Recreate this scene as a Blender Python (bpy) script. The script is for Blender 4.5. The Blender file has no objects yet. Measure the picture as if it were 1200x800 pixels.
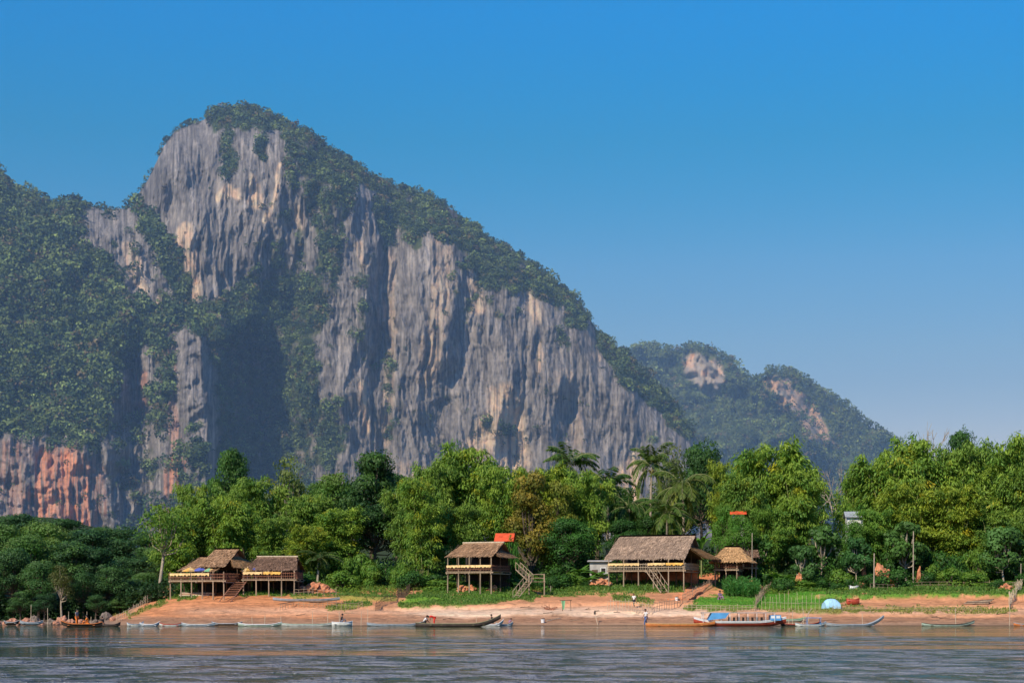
import bpy, bmesh, math, random, os
import numpy as np
from mathutils import Vector, Matrix
R = math.radians
rng = np.random.default_rng(7)
random.seed(11)
scene = bpy.context.scene
col = scene.collection
# ---------------------------------------------------------------- image coordinates to scene metres
# the camera stands 2.6 m above the water in a boat, looking north across the river.
# F (pixels) and HR (horizon row) turn an image pixel column / row, at a chosen depth, into metres.
F, HR, H = 1980.0, 704.0, 2.6
def at(u, v, Y):
    return Vector(((u - 600.0) / F * Y, Y, H + (HR - v) / F * Y))
def ux(X, Y): return X / Y * F + 600.0

# ---------------------------------------------------------------- noise
def _h(ix, iy, s):
    n = (ix.astype(np.int64) * 374761393 + iy.astype(np.int64) * 668265263 + s * 2147483647) & 0xffffffff
    n = ((n ^ (n >> 13)) * 1274126177) & 0xffffffff
    return ((n ^ (n >> 16)) & 0xffff) / 65535.0 * 6.2831853
def pn(x, y, s=0):
    x = np.asarray(x, float); y = np.asarray(y, float)
    xi = np.floor(x); yi = np.floor(y); fx = x - xi; fy = y - yi
    xi = xi.astype(np.int64); yi = yi.astype(np.int64)
    w = fx * fx * fx * (fx * (fx * 6 - 15) + 10); z = fy * fy * fy * (fy * (fy * 6 - 15) + 10)
    def g(ax, ay, dx, dy):
        t = _h(ax, ay, s); return np.cos(t) * dx + np.sin(t) * dy
    a = g(xi, yi, fx, fy); b = g(xi + 1, yi, fx - 1, fy)
    c = g(xi, yi + 1, fx, fy - 1); d = g(xi + 1, yi + 1, fx - 1, fy - 1)
    return (a + (b - a) * w) * (1 - z) + (c + (d - c) * w) * z
def fbm(x, y, o=4, s=0, g=.5):
    r = 0; a = 1.0; x = np.asarray(x, float); y = np.asarray(y, float)
    for k in range(o):
        r = r + a * pn(x, y, s + k * 17); a *= g; x = x * 2.03 + 5.1; y = y * 2.03 + 3.7
    return r
def ridg(x, y, s=0):
    return 1 - np.abs(pn(x, y, s)) * 2.6
def ss(a, b, x):
    t = np.clip((x - a) / (b - a), 0, 1); return t * t * (3 - 2 * t)
def stroke(u, v, pts, r0):
    """soft 0..1 mask around a polyline; pts = (u,v[,r])"""
    m = np.zeros_like(u)
    pts = [p if len(p) > 2 else (p[0], p[1], r0) for p in pts]
    if len(pts) == 1: pts = pts * 2
    for (ax, ay, ar), (bx, by, br) in zip(pts, pts[1:]):
        dx, dy = bx - ax, by - ay; L = dx * dx + dy * dy + 1e-9
        t = np.clip(((u - ax) * dx + (v - ay) * dy) / L, 0, 1)
        d = np.hypot(u - ax - t * dx, v - ay - t * dy); r = ar + (br - ar) * t
        m = np.maximum(m, 1 - d / r)
    return np.clip(m, 0, 1)
def poly(u, v, P, soft):
    """soft inside mask of a polygon"""
    n = len(P); ins = np.zeros(u.shape, bool); d = np.full(u.shape, 1e9)
    for i in range(n):
        ax, ay = P[i]; bx, by = P[(i + 1) % n]
        c = ((ay > v) != (by > v)) & (u < (bx - ax) * (v - ay) / ((by - ay) if by != ay else 1e-9) + ax)
        ins ^= c
        dx, dy = bx - ax, by - ay; L = dx * dx + dy * dy + 1e-9
        t = np.clip(((u - ax) * dx + (v - ay) * dy) / L, 0, 1)
        d = np.minimum(d, np.hypot(u - ax - t * dx, v - ay - t * dy))
    return ss(-soft, soft, np.where(ins, d, -d))

# ---------------------------------------------------------------- mesh + materials helpers
def mesh_np(name, co, faces, mat=None, parent=None, color=None, smooth=False):
    me = bpy.data.meshes.new(name)
    co = np.asarray(co, np.float32); faces = np.asarray(faces, np.int32)
    n, k = faces.shape
    me.vertices.add(len(co)); me.vertices.foreach_set('co', co.ravel())
    me.loops.add(n * k); me.loops.foreach_set('vertex_index', faces.ravel())
    me.polygons.add(n); me.polygons.foreach_set('loop_start', np.arange(0, n * k, k, dtype=np.int32))
    try: me.polygons.foreach_set('loop_total', np.full(n, k, np.int32))
    except Exception: pass
    if smooth: me.polygons.foreach_set('use_smooth', np.ones(n, bool))
    if color is not None:
        a = me.color_attributes.new('Col', 'FLOAT_COLOR', 'POINT')
        c4 = np.ones((len(co), 4), np.float32); c4[:, :3] = color
        a.data.foreach_set('color', c4.ravel())
    me.update(calc_edges=True)
    if mat: me.materials.append(mat)
    if name is None: return me
    o = bpy.data.objects.new(name, me); col.objects.link(o)
    if parent is not None: o.parent = parent
    return o
def grid_faces(nr, nc):
    i = np.arange(nr - 1)[:, None] * nc + np.arange(nc - 1)[None, :]
    i = i.ravel(); return np.stack([i, i + 1, i + nc + 1, i + nc], 1)
def tag(o, label=None, cat=None, group=None, kind=None):
    if label: o['label'] = label
    if cat: o['category'] = cat
    if group: o['group'] = group
    if kind: o['kind'] = kind
    return o
class N:
    """tiny node builder"""
    def __init__(s, name, rough=.8, spec=.2):
        s.m = bpy.data.materials.new(name); s.m.use_nodes = True; s.t = s.m.node_tree
        s.b = s.t.nodes['Principled BSDF']; s.o = s.t.nodes['Material Output']
        s.b.inputs['Roughness'].default_value = rough; s.b.inputs['Specular IOR Level'].default_value = spec
    def n(s, ty, **k):
        x = s.t.nodes.new(ty)
        for a, b in k.items():
            if a in x.inputs and not hasattr(x, a): x.inputs[a].default_value = b
            else: setattr(x, a, b)
        return x
    def l(s, a, b): s.t.links.new(a, b)
    def noise(s, scale, detail=4, vec=None, sc3=None, coord='Object', rough=.55):
        x = s.n('ShaderNodeTexNoise'); x.inputs['Scale'].default_value = scale; x.inputs['Detail'].default_value = detail
        x.inputs['Roughness'].default_value = rough
        tc = s.n('ShaderNodeTexCoord'); src = tc.outputs[coord]
        if sc3:
            mp = s.n('ShaderNodeMapping'); mp.inputs['Scale'].default_value = sc3; s.l(src, mp.inputs[0]); src = mp.outputs[0]
        s.l(src, x.inputs['Vector']); return x.outputs['Fac']
    def ramp(s, fac, stops):
        x = s.n('ShaderNodeValToRGB'); e = x.color_ramp.elements
        while len(e) < len(stops): e.new(.5)
        for q, (p, c) in zip(e, stops):
            q.position = p; q.color = (*c, 1) if len(c) == 3 else c
        s.l(fac, x.inputs[0]); return x.outputs[0]
    def mix(s, fac, a, b, mode='MIX'):
        x = s.n('ShaderNodeMix', data_type='RGBA', blend_type=mode)
        for sock, v in ((x.inputs[0], fac), (x.inputs[6], a), (x.inputs[7], b)):
            if isinstance(v, (int, float)): sock.default_value = v
            elif isinstance(v, (tuple, list)): sock.default_value = (*v, 1) if len(v) == 3 else v
            else: s.l(v, sock)
        return x.outputs[2]
    def bump(s, h, strength, dist):
        x = s.n('ShaderNodeBump'); x.inputs['Strength'].default_value = strength; x.inputs['Distance'].default_value = dist
        s.l(h, x.inputs['Height']); s.l(x.outputs[0], s.b.inputs['Normal']); return x
    def attr(s, name='Col'):
        x = s.n('ShaderNodeAttribute'); x.attribute_name = name; return x.outputs['Color']
_flat = {}
def paint(name, c, rough=.7, var=.25, scale=3.0, spec=.25, sc3=None, metal=0):
    if name in _flat: return _flat[name]
    k = N(name, rough, spec)
    f = k.noise(scale, 5, sc3=sc3)
    k.l(k.ramp(f, [(.3, tuple(x * (1 - var) for x in c)), (.7, tuple(min(.95, x * (1 + var)) for x in c))]), k.b.inputs['Base Color'])
    k.b.inputs['Metallic'].default_value = metal
    _flat[name] = k.m; return k.m

# ---------------------------------------------------------------- camera, sky, sun
cam = bpy.data.cameras.new('camera'); co_ = bpy.data.objects.new('camera', cam); col.objects.link(co_)
co_.location = (0, 0, H); co_.rotation_euler = (R(90), 0, 0)
cam.sensor_width = 36; cam.lens = 36 * F / 1200; cam.shift_y = (HR - 400) / 1200
cam.clip_start = .5; cam.clip_end = 20000
scene.camera = co_
SUN_A, SUN_E = 33.0, 37.0          # degrees left of "behind the camera", elevation
sdir = Vector((-math.sin(R(SUN_A)) * math.cos(R(SUN_E)), -math.cos(R(SUN_A)) * math.cos(R(SUN_E)), math.sin(R(SUN_E))))
sl = bpy.data.lights.new('sun', 'SUN'); sl.energy = 5.0; sl.angle = R(.5); sl.color = (1, .87, .70)
so = bpy.data.objects.new('sun', sl); col.objects.link(so); so.location = (-300, -200, 400)
so.rotation_euler = sdir.to_track_quat('Z', 'Y').to_euler()
w = bpy.data.worlds.new('World'); scene.world = w; w.use_nodes = True
nt = w.node_tree; bg = nt.nodes['Background']
sky = nt.nodes.new('ShaderNodeTexSky'); sky.sky_type = 'NISHITA'; sky.sun_disc = False
sky.sun_elevation = R(SUN_E); sky.sun_rotation = R(180 + SUN_A)
sky.air_density = 1.0; sky.dust_density = .2; sky.ozone_density = 4.0; sky.altitude = 200
hs = nt.nodes.new('ShaderNodeHueSaturation'); hs.inputs['Saturation'].default_value = 1.45; hs.inputs['Hue'].default_value = .497
nt.links.new(sky.outputs[0], hs.inputs['Color']); 
# a hand-set colour ramp grades the sky by elevation: paler and warmer low down, deeper blue overhead
tcw = nt.nodes.new('ShaderNodeTexCoord'); sx_ = nt.nodes.new('ShaderNodeSeparateXYZ'); nt.links.new(tcw.outputs['Generated'], sx_.inputs[0])
mp_ = nt.nodes.new('ShaderNodeMath'); mp_.operation = 'MULTIPLY'; mp_.inputs[1].default_value = 2.0; nt.links.new(sx_.outputs['Z'], mp_.inputs[0])
rw = nt.nodes.new('ShaderNodeValToRGB'); el = rw.color_ramp.elements
SKYT = [(0.0, (.82, .50, .56)), (.12, (.88, .54, .60)), (.254, (.83, .55, .62)), (.388, (1.02, .70, .73)), (.524, (.44, .80, .78)), (.66, (.0, .99, 1.06)), (1.0, (.05, .85, 1.1))]
while len(el) < len(SKYT): el.new(.5)
for q_, (p_, c_) in zip(el, SKYT): q_.position = p_; q_.color = (*c_, 1)
nt.links.new(mp_.outputs[0], rw.inputs[0])
mw = nt.nodes.new('ShaderNodeMix'); mw.data_type = 'RGBA'; mw.blend_type = 'MULTIPLY'; mw.inputs[0].default_value = 1; mw.clamp_result = False
nt.links.new(hs.outputs[0], mw.inputs[6]); nt.links.new(rw.outputs[0], mw.inputs[7]); nt.links.new(mw.outputs[2], bg.inputs['Color'])
bg.inputs['Strength'].default_value = .15
scene.view_settings.view_transform = 'Standard'; scene.view_settings.look = 'None'; scene.view_settings.exposure = 0
scene.cycles.use_denoising = True
scene.cycles.max_bounces = 6; scene.cycles.diffuse_bounces = 3; scene.cycles.glossy_bounces = 2
scene.cycles.transmission_bounces = 3; scene.cycles.transparent_max_bounces = 4; scene.cycles.volume_bounces = 0
scene.cycles.caustics_reflective = False; scene.cycles.caustics_refractive = False

# haze: a real, very thin homogeneous volume filling the valley beyond the river bank
hz = bpy.data.materials.new('haze'); hz.use_nodes = True; t_ = hz.node_tree
t_.nodes.remove(t_.nodes['Principled BSDF'])
vs = t_.nodes.new('ShaderNodeVolumeScatter'); vs.inputs['Color'].default_value = (.33, .60, 1, 1)
vs.inputs['Density'].default_value = 3.1e-4; vs.inputs['Anisotropy'].default_value = 0.0
t_.links.new(vs.outputs[0], t_.nodes['Material Output'].inputs['Volume'])
def boxmesh(name, x0, x1, y0, y1, z0, z1, mat):
    c = [(x, y, z) for x in (x0, x1) for y in (y0, y1) for z in (z0, z1)]
    f = [(0, 1, 3, 2), (4, 6, 7, 5), (0, 4, 5, 1), (2, 3, 7, 6), (0, 2, 6, 4), (1, 5, 7, 3)]
    return mesh_np(name, c, f, mat)
haze = boxmesh('haze', -2600, 2600, 420, 2900, -20, 440, hz)
tag(haze, kind='structure')

# ---------------------------------------------------------------- the limestone mountain
SIL = np.array([(-190,186),(-150,190),(-60,200),(-10,207),(-2,203),(0,198),(3,206),(6,213),(15,225),(40,228),(60,238),(75,236),(95,238),(120,243),(140,243),
 (155,240),(160,228),(168,217),(175,205),(185,185),(191,170),(205,152),(225,143),(240,138),(252,128),(275,125),(300,126),
 (315,130),(322,137),(345,146),(360,152),(375,163),(390,175),(405,182),(420,193),(437,207),(452,210),(465,218),(490,225),
 (510,233),(530,243),(545,258),(560,265),(575,278),(600,292),(620,305),(640,320),(660,335),(680,352),(692,372),(700,388),
 (715,397),(735,415),(750,430),(770,450),(785,465),(805,492),(815,510),(825,525),(840,545),(860,580),(880,620),(900,680)], float)
def tent(x, c, w): return np.clip(1 - np.abs(x - c) / w, 0, 1)
EDGE = np.array([(60,100),(155,236),(185,262),(205,300),(215,330),(232,372),(246,400),(252,450),(252,500),(250,560),(262,620),(270,720)], float)
def mount_depth(u, v):
    """distance (m) of the rock face at image column u / row v"""
    hgt = (704 - v) / F * 1150
    wu = u + 14 * fbm(u / 90, v / 120, 3, 5); wv = v + 10 * fbm(u / 70, v / 70, 2, 9)
    # main massif
    B = 1210 + .20 * hgt + .07 * np.clip(u - 470, 0, 400)
    def ridge(pts, w, amp, skew=0.0):
        pts = np.array(pts, float)
        c = np.interp(wv, pts[:, 1], pts[:, 0]); a = np.interp(wv, pts[:, 1], np.concatenate([[0], np.ones(len(pts) - 2), [1]]))
        d = wu - c; ww = np.where(d < 0, w * (1 + skew), w * (1 - skew))
        t = np.clip(1 - np.abs(d) / ww, 0, 1)
        return amp * a * (t ** .8)
    B = B - ridge([(408,185),(424,225),(436,300),(420,380),(402,430),(398,480),(400,540),(405,700)], 58, 25, .4)
    B = B - ridge([(318,128),(330,170),(322,240),(300,330),(290,420),(300,700)], 60, 30, .2) * (v < 400)
    B = B - ridge([(205,150),(212,200),(222,280),(236,340),(246,370),(250,400)], 46, 26, -.2)
    B = B - ridge([(520,240),(540,280),(528,380),(492,470),(486,700)], 60, 24, .45)
    B = B - ridge([(575,290),(590,340),(588,420),(572,520),(560,700)], 42, 16, .35)
    B = B - ridge([(640,330),(652,380),(640,450),(632,540),(630,700)], 46, 15, .3)
    B = B - ridge([(690,380),(715,430),(728,500),(740,700)], 44, 13, .2)
    B = B - 7 * ridg(wu / 14 + .4 * fbm(u / 30, v / 50, 3, 81), wv / 80, 83) * np.exp(-((u - 455) / 30) ** 2)
    B = B + ridge([(452,215),(458,260),(452,330),(450,420),(446,500),(450,700)], 26, 12)
    # hollow in shade, right of the fore-pillar
    hol = stroke(wu, wv, [(290,410,45),(302,450,62),(310,520,68),(315,600,68)], 60)
    B = B + 42 * ss(0, .9, hol)
    B = B + .35 * np.clip(395 - v, 0, 70) * ss(0, 1, stroke(wu, wv, [(270,350,60),(340,370,60)], 60)) * 1.0
    sil = np.interp(u, SIL[:, 0], SIL[:, 1])
    dd = np.clip(v - sil, 0, 999)
    B = B + 60 * np.exp(-dd / 22) + 30 * np.exp(-dd / 60) * ss(380, 480, u)
    B = B + 26 * fbm(wu / 70, wv / 140, 3, 21)
    # flutes
    fl = 0
    for w_, a_, s_ in ((36, 7.0, 1), (16, 5.0, 2), (8, 3.2, 3), (4.2, 1.9, 4)):
        fl = fl + a_ * ridg(wu / w_ + .35 * fbm(u / 60, v / 60, 2, s_ + 30), wv / (w_ * (7 if w_ > 10 else 9)), s_)
    amt = .38 + .50 * ss(-.3, .3, fbm(u / 110, v / 110, 2, 77))
    B = B - fl * amt * .8
    blk = ridg(wu / 12 + .3 * pn(v / 14, u / 30, 55), wv / 42, 51) * 2.6 + ridg(u / 5.5, v / 20, 52) * 1.5 + .9 * ridg(u / 2.6, v / 9, 53) + 1.4 * ss(.2, .6, pn(wu / 40, (v + .35 * u) / 16, 54))
    B = B - blk
    # western hill, nearer
    e = np.interp(wv, EDGE[:, 1], EDGE[:, 0])
    B0 = 1210 + .20 * hgt
    A = B0 - np.interp(wv, [200, 236, 300, 400, 480, 560, 620], [8, 13, 27, 50, 68, 84, 95]) - .16 * np.clip(e - u, 0, 260) + .12 * np.clip(hgt - 105, 0, 400)
    A = A + 20 * fbm(wu / 60, wv / 60, 4, 41) + 60 * np.exp(-dd / 14)
    low = ss(470, 540, v)
    A = A - low * 10 + 30 * ss(0, .95, stroke(wu, wv, [(150,425,22),(158,480,34),(165,560,42),(172,720,48)], 36))
    A = A - 24 * ss(0, .7, stroke(wu, wv, [(222,395,20),(232,440,24),(234,520,26),(236,720,30)], 22))
    A = A - 7 * ridg(wu / 26 + .25 * fbm(u / 30, v / 70, 3, 66), wv / 190, 61) * low - 3.6 * ridg(u / 10 + .3 * fbm(u / 20, v / 50, 3, 67), wv / 120, 62) * (.3 + low) \
          - 1.6 * ridg(u / 4.5, wv / 50, 63) - 4 * fbm(u / 16, v / 16, 3, 64)
    # gully between the two
    k = ss(-10, 9, u - e)
    k = np.where(v < 236, 1.0 * (u > 150) + 0.0 * (u <= 150), k)
    return A * (1 - k) + B * k, k
VEGP = []   # vegetation zones: polygon, softness, density
VEGP += [([(-200,180),(0,200),(60,232),(120,240),(150,262),(172,300),(196,345),(214,380),(200,398),(176,400),(160,420),(140,440),(128,480),(118,525),(70,512),(20,505),(-200,515)], 9, 1.0)]
VEGP += [([(150,236),(172,240),(200,275),(216,310),(230,350),(244,392),(232,396),(212,360),(196,325),(172,280)], 5, .95)]
VEGP += [([(236,133),(252,124),(300,122),(345,142),(405,180),(440,205),(455,212),(440,232),(415,215),(392,222),(360,200),(332,160),(300,150),(262,156),(246,150)], 6, .8)]
VEGP += [([(335,160),(380,180),(425,215),(418,240),(396,262),(405,300),(392,345),(375,380),(366,330),(374,290),(356,240),(338,210)], 7, .62)]
VEGP += [([(262,158),(276,160),(278,200),(266,212),(258,200)], 4, .8), ([(304,152),(314,156),(312,186),(304,186)], 3, .7)]
VEGP += [([(438,206),(500,224),(546,254),(600,288),(660,332),(694,368),(690,392),(664,380),(650,352),(612,340),(600,352),(560,330),(548,300),(500,276),(486,300),(470,272),(452,300),(438,262)], 7, .74)]
VEGP += [([(694,376),(720,400),(755,430),(790,468),(815,508),(808,520),(780,490),(752,470),(728,450),(712,420),(700,410)], 4, .95)]
VEGP += [([(232,362),(262,340),(300,322),(345,318),(392,330),(388,372),(370,400),(380,470),(372,540),(368,620),(254,640),(254,470),(250,420)], 9, .74)]
VEGP += [([(300,220),(345,250),(372,300),(345,330),(318,320),(300,300),(316,262)], 12, .34)]
VEGP += [([(338,478),(392,470),(412,500),(400,545),(345,560)], 8, .7), ([(560,488),(600,494),(604,512),(570,514)], 5, .5)]
VEGP += [([(212,498),(250,500),(250,640),(196,640),(200,560)], 8, .45), ([(176,380),(206,378),(206,440),(196,520),(180,520)], 7, .6)]
VEGP += [([(130,470),(196,450),(196,640),(130,640)], 10, .35), ([(415,300),(438,330),(424,410),(410,400)], 6, .4), ([(520,300),(560,300),(600,350),(612,392),(570,372),(545,390)], 10, .32)]
VEGP += [([(440,400),(470,420),(470,520),(440,520)], 8, .3), ([(655,380),(672,400),(668,420),(650,410)], 4, .6), ([(760,500),(775,505),(770,520),(756,515)], 3, .6)]
def veg_mask(u, v):
    lo = 1 + 2.4 * ss(455, 500, v) * ss(160, 120, u)
    wu = u + 9 * fbm(u / 26, v / 26, 3, 91); wv = v + 9 * lo * fbm(u / (26 - 8 * (lo - 1)), v / 30, 4, 95)
    m = np.zeros_like(u)
    for P, s_, d_ in VEGP:
        m = np.maximum(m, poly(wu, wv, P, s_) * d_)
    rock = np.maximum(poly(wu, wv, [(88,240),(125,244),(150,262),(172,300),(192,350),(206,392),(196,396),(176,352),(150,350),(128,305),(100,290)], 5) * .80,
                      poly(wu, wv, [(185,262),(205,300),(190,300)], 4) * .2)
    return np.clip(m - rock, 0, 1)
WARM = [([(216,268),(222,300),(226,342)], 13, 1.0), ([(258,228),(268,224),(276,228)], 10, 1.0), ([(296,212),(302,240)], 10, 1.0),
        ([(330,190),(322,230),(310,262)], 4.5, 1.0), ([(350,245),(352,262)], 7, .5), ([(420,290),(430,330)], 7, .5), ([(518,285),(520,330),(505,420),(500,440)], 17, .5),
        ([(555,330),(560,360)], 12, .7), ([(622,342),(626,370)], 12, .7), ([(630,400),(632,430)], 6, .8), ([(592,470),(596,500),(600,560)], 26, 1.0),
        ([(575,500),(560,530)], 22, .8), ([(742,545),(734,600)], 18, 1.0), ([(424,450),(426,500)], 7, 1.0), ([(456,300),(458,420),(450,520)], 9, .4),
        ([(162,305),(168,340)], 9, .9), ([(150,290),(158,330)], 7, .6), ([(188,352),(196,362)], 7, .8), ([(690,390),(700,420)], 9, .4),
        ([(662,440),(680,520)], 14, .25), ([(480,560),(500,600)], 25, .4), ([(258,372),(268,394)], 9, .6)]
RED = [([(78,545),(84,570),(92,628),(100,640)], 31, 1.0), ([(54,535),(56,600)], 16, .9), ([(40,580),(58,590)], 18, .8), ([(205,540),(196,640)], 13, .8),
       ([(10,530),(20,600)], 24, .3), ([(110,550),(118,600)], 14, .4), ([(165,440),(166,480)], 8, .5), ([(195,400),(205,520)], 9, .35), ([(0,525),(50,530)], 18, .15)]
def mount_color(u, v, veg, k):
    n1 = fbm(u / 40, v / 90, 4, 111); st = fbm(u / 5.0, v / 90, 3, 113) + .5 * fbm(u / 2.2, v / 40, 2, 115); n3 = fbm(u / 9, v / 9, 3, 117)
    fine = pn(u / 1.3, v / 9, 118) + .6 * pn(u / 1.6, v / 3, 119)
    g = np.clip(.208 + .055 * n1 + .115 * st + .06 * n3 + .085 * fine, .05, .52)
    crk = np.exp(-(pn(u / 7 + .5 * fbm(u / 25, v / 40, 2, 161), v / 95, 163) / .045) ** 2) + .7 * np.exp(-(pn(u / 3.2 + .4 * fbm(u / 15, v / 30, 2, 165), v / 50, 167) / .06) ** 2)
    crk = crk + .30 * np.exp(-(pn(u / 14 + .4 * fbm(u / 9, v / 9, 2, 168), (v + .5 * u) / 12, 169) / .03) ** 2)
    g = g * (1 - .52 * np.clip(crk, 0, 1))
    pal = ss(.18, .42, pn(u / 3.5, v / 70, 171)) * .35; g = g + pal * .30
    c = np.stack([g * 1.0, g * .97, g * .955], -1)
    cream = np.clip(ss(.28, .62, fbm(u / 7, v / 34, 3, 121) + .22 * n1), 0, 1) * .38
    c = c * (1 - cream[..., None]) + np.array([.43, .395, .355]) * cream[..., None]
    dark = ss(.26, .55, fbm(u / 6, v / 60, 3, 131)) * .55
    c = c * (1 - dark[..., None] * .6)
    wu = u + 6 * fbm(u / 14, v / 30, 3, 141); wv = v + 10 * fbm(u / 20, v / 20, 2, 143)
    wm = np.zeros_like(u)
    for P, r, a in WARM: wm = np.maximum(wm, ss(0, .55, stroke(wu, wv, P, r)) * a)
    wm = wm * ss(-.35, .25, st + .3 * n3 + .15)
    oc = np.stack([.66 + .1 * n3, .47 + .1 * st, .31 + .1 * st], -1)
    c = c * (1 - wm[..., None]) + oc * np.array([.92, 1.0, 1.08]) * wm[..., None]
    rm = np.zeros_like(u)
    for P, r, a in RED: rm = np.maximum(rm, ss(0, .6, stroke(wu, wv, P, r)) * a)
    rm = rm * ss(-.45, .2, st + .3 * n1)
    rc = np.stack([.64 + .14 * st, .265 + .16 * st, .135 + .15 * st], -1)
    rm = rm * (1 - .2 * ss(.0, .4, n1 + .5 * n3))
    c = c * (1 - rm[..., None]) + rc * rm[..., None]
    vc = np.stack([.060 + .03 * n3, .082 + .03 * n3, .030 + .012 * n3], -1)
    vv = ss(.30, .72, veg * .98 + .55 * fbm(u / 15, v / 20, 3, 311) + .15 * n3)[..., None]
    dry = ss(.0, .5, fbm(u / 22, v / 22, 3, 151))[..., None] * .3
    vc = vc * (1 - dry) + np.array([.13, .12, .06]) * dry
    return np.clip(c * (1 - vv) + vc * vv, .01, .8)
def build_mount():
    us = np.arange(-190, 900, 1.05); nr = 640
    sil = np.interp(us, SIL[:, 0], SIL[:, 1]) + 3.0 * fbm(us / 9, us * 0, 3, 201) + 1.2 * pn(us / 2.4, us * 0, 205) + 2
    t = (np.arange(nr) / (nr - 1))[:, None]
    v = 722 + (sil[None, :] - 722) * t; u = np.repeat(us[None, :], nr, 0)
    D, k = mount_depth(u, v); veg = veg_mask(u, v)
    X = (u - 600) / F * D; Z = H + (HR - v) / F * D
    c = mount_color(u, v, veg, k)
    # the far side, falling away behind the crest
    ex = [(25, 2), (70, -6), (160, -40), (330, -150), (560, -330)]
    Xs = [X]; Ys = [D]; Zs = [Z]; Cs = [c]
    for dy, dz in ex:
        d2 = D[-1:] + dy; Xs.append((us[None, :] - 600) / F * D[-1:]); Ys.append(d2); Zs.append(np.maximum(Z[-1:] + dz, -5)); Cs.append(c[-1:] * 0 + np.array([.06, .08, .035]))
    X = np.concatenate(Xs); Y = np.concatenate(Ys); Z = np.concatenate(Zs); c = np.concatenate(Cs)
    co = np.stack([X, Y, Z], -1).reshape(-1, 3)
    k_ = N('limestone', .92, .08)
    a = k_.attr(); nz = k_.noise(.35, 6, sc3=(1, 1, .3)); 
    k_.l(k_.mix(.55, a, k_.ramp(nz, [(.25, (.45, .45, .47)), (.55, (1, 1, 1)), (.8, (1.3, 1.28, 1.25))]), 'MULTIPLY'), k_.b.inputs['Base Color'])
    k_.bump(k_.noise(.5, 8, sc3=(1, 1, .22), rough=.65), .9, 2.5)
    o = mesh_np('limestone_mountain', co, grid_faces(*X.shape), k_.m, color=c.reshape(-1, 3))
    tag(o, kind='structure'); return o
build_mount()

# distant crowns: every crown is a loose shell of leaf sprays
def crowns(name, C, Rr, tint, nleaf, mat, label, cat, kind='stuff', flat=.8, sz=.30, nj=.75):
    n = len(C); rg = np.random.default_rng(len(C))
    C = np.repeat(C, nleaf, 0); Rr_ = np.repeat(Rr, nleaf)
    d = rg.normal(size=(n * nleaf, 3)); d[:, 2] += .45; d /= np.linalg.norm(d, axis=1)[:, None]
    lob = np.repeat(rg.integers(0, 1000, n), nleaf)
    bump = .86 + .22 * np.sin(d[:, 0] * 5 + lob) * np.cos(d[:, 2] * 5 + lob * 1.7) + .10 * rg.normal(size=n * nleaf)
    p = C + d * (Rr_ * bump)[:, None] * np.array([1, 1, flat])
    nn = d + nj * rg.normal(size=d.shape); nn /= np.linalg.norm(nn, axis=1)[:, None]
    a = np.cross(nn, rg.normal(size=d.shape)); a /= np.linalg.norm(a, axis=1)[:, None]; b = np.cross(nn, a)
    s = (Rr_ * sz * (.6 + .8 * rg.random(n * nleaf)))[:, None]
    q = np.stack([p + a * s, p + b * s * .7, p - a * s, p - b * s * .7], 1).reshape(-1, 3)
    f = np.arange(len(q)).reshape(-1, 4)
    tt = np.repeat(tint, nleaf, 0) * (.75 + .5 * rg.random((n * nleaf, 1)))
    o = mesh_np(name, q, f, mat, color=np.repeat(tt, 4, 0))
    tag(o, label, cat, kind=kind); return o
kf = N('far_foliage', .75, .15); kf.l(kf.attr(), kf.b.inputs['Base Color'])
def scatter(nmax, seed, ur, vr, dens):
    rg = np.random.default_rng(seed)
    u = rg.uniform(ur[0], ur[1], nmax); v = rg.uniform(vr[0], vr[1], nmax)
    keep = rg.random(nmax) < dens(u, v); return u[keep], v[keep], rg
def tints(u, v, rg, base, hue=.25):
    n = len(u); m = ss(-.4, .5, fbm(u / 18, v / 18, 2, 301) + .35 * rg.normal(size=n))
    c = np.outer(1 - m, base[0]) + np.outer(m, base[1])
    c = c * np.exp(rg.normal(size=(n, 1)) * .26)
    dry = (rg.random(n) < .09)[:, None]
    return np.where(dry, np.array([.13, .11, .055]) * rg.uniform(.6, 1.2, (n, 1)), c)
def mdens(u, v):
    sil = np.interp(u, SIL[:, 0], SIL[:, 1]); m = veg_mask(u, v)
    return np.where(v > sil - 1, ss(.28, .78, m * .98 + .55 * fbm(u / 15, v / 20, 3, 311)), 0)
u, v, rg = scatter(52000, 3, (-150, 830), (122, 640), mdens)
D, _ = mount_depth(u, v)
big = np.where(u < 240, 1.05, .72) * (.42 + .95 * rg.random(len(u)) ** 1.8)
r = 4.3 * big * (D / 1100)
C = np.stack([(u - 600) / F * D, D - r * .2, H + (HR - v) / F * D + r * .25], -1)
crowns('mountain_forest', C, r, tints(u, v, rg, [(.038, .070, .026), (.118, .170, .052)]), 64, kf.m, 'forest clinging to the ledges and crest of the limestone mountain', 'forest', sz=.19)
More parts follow.
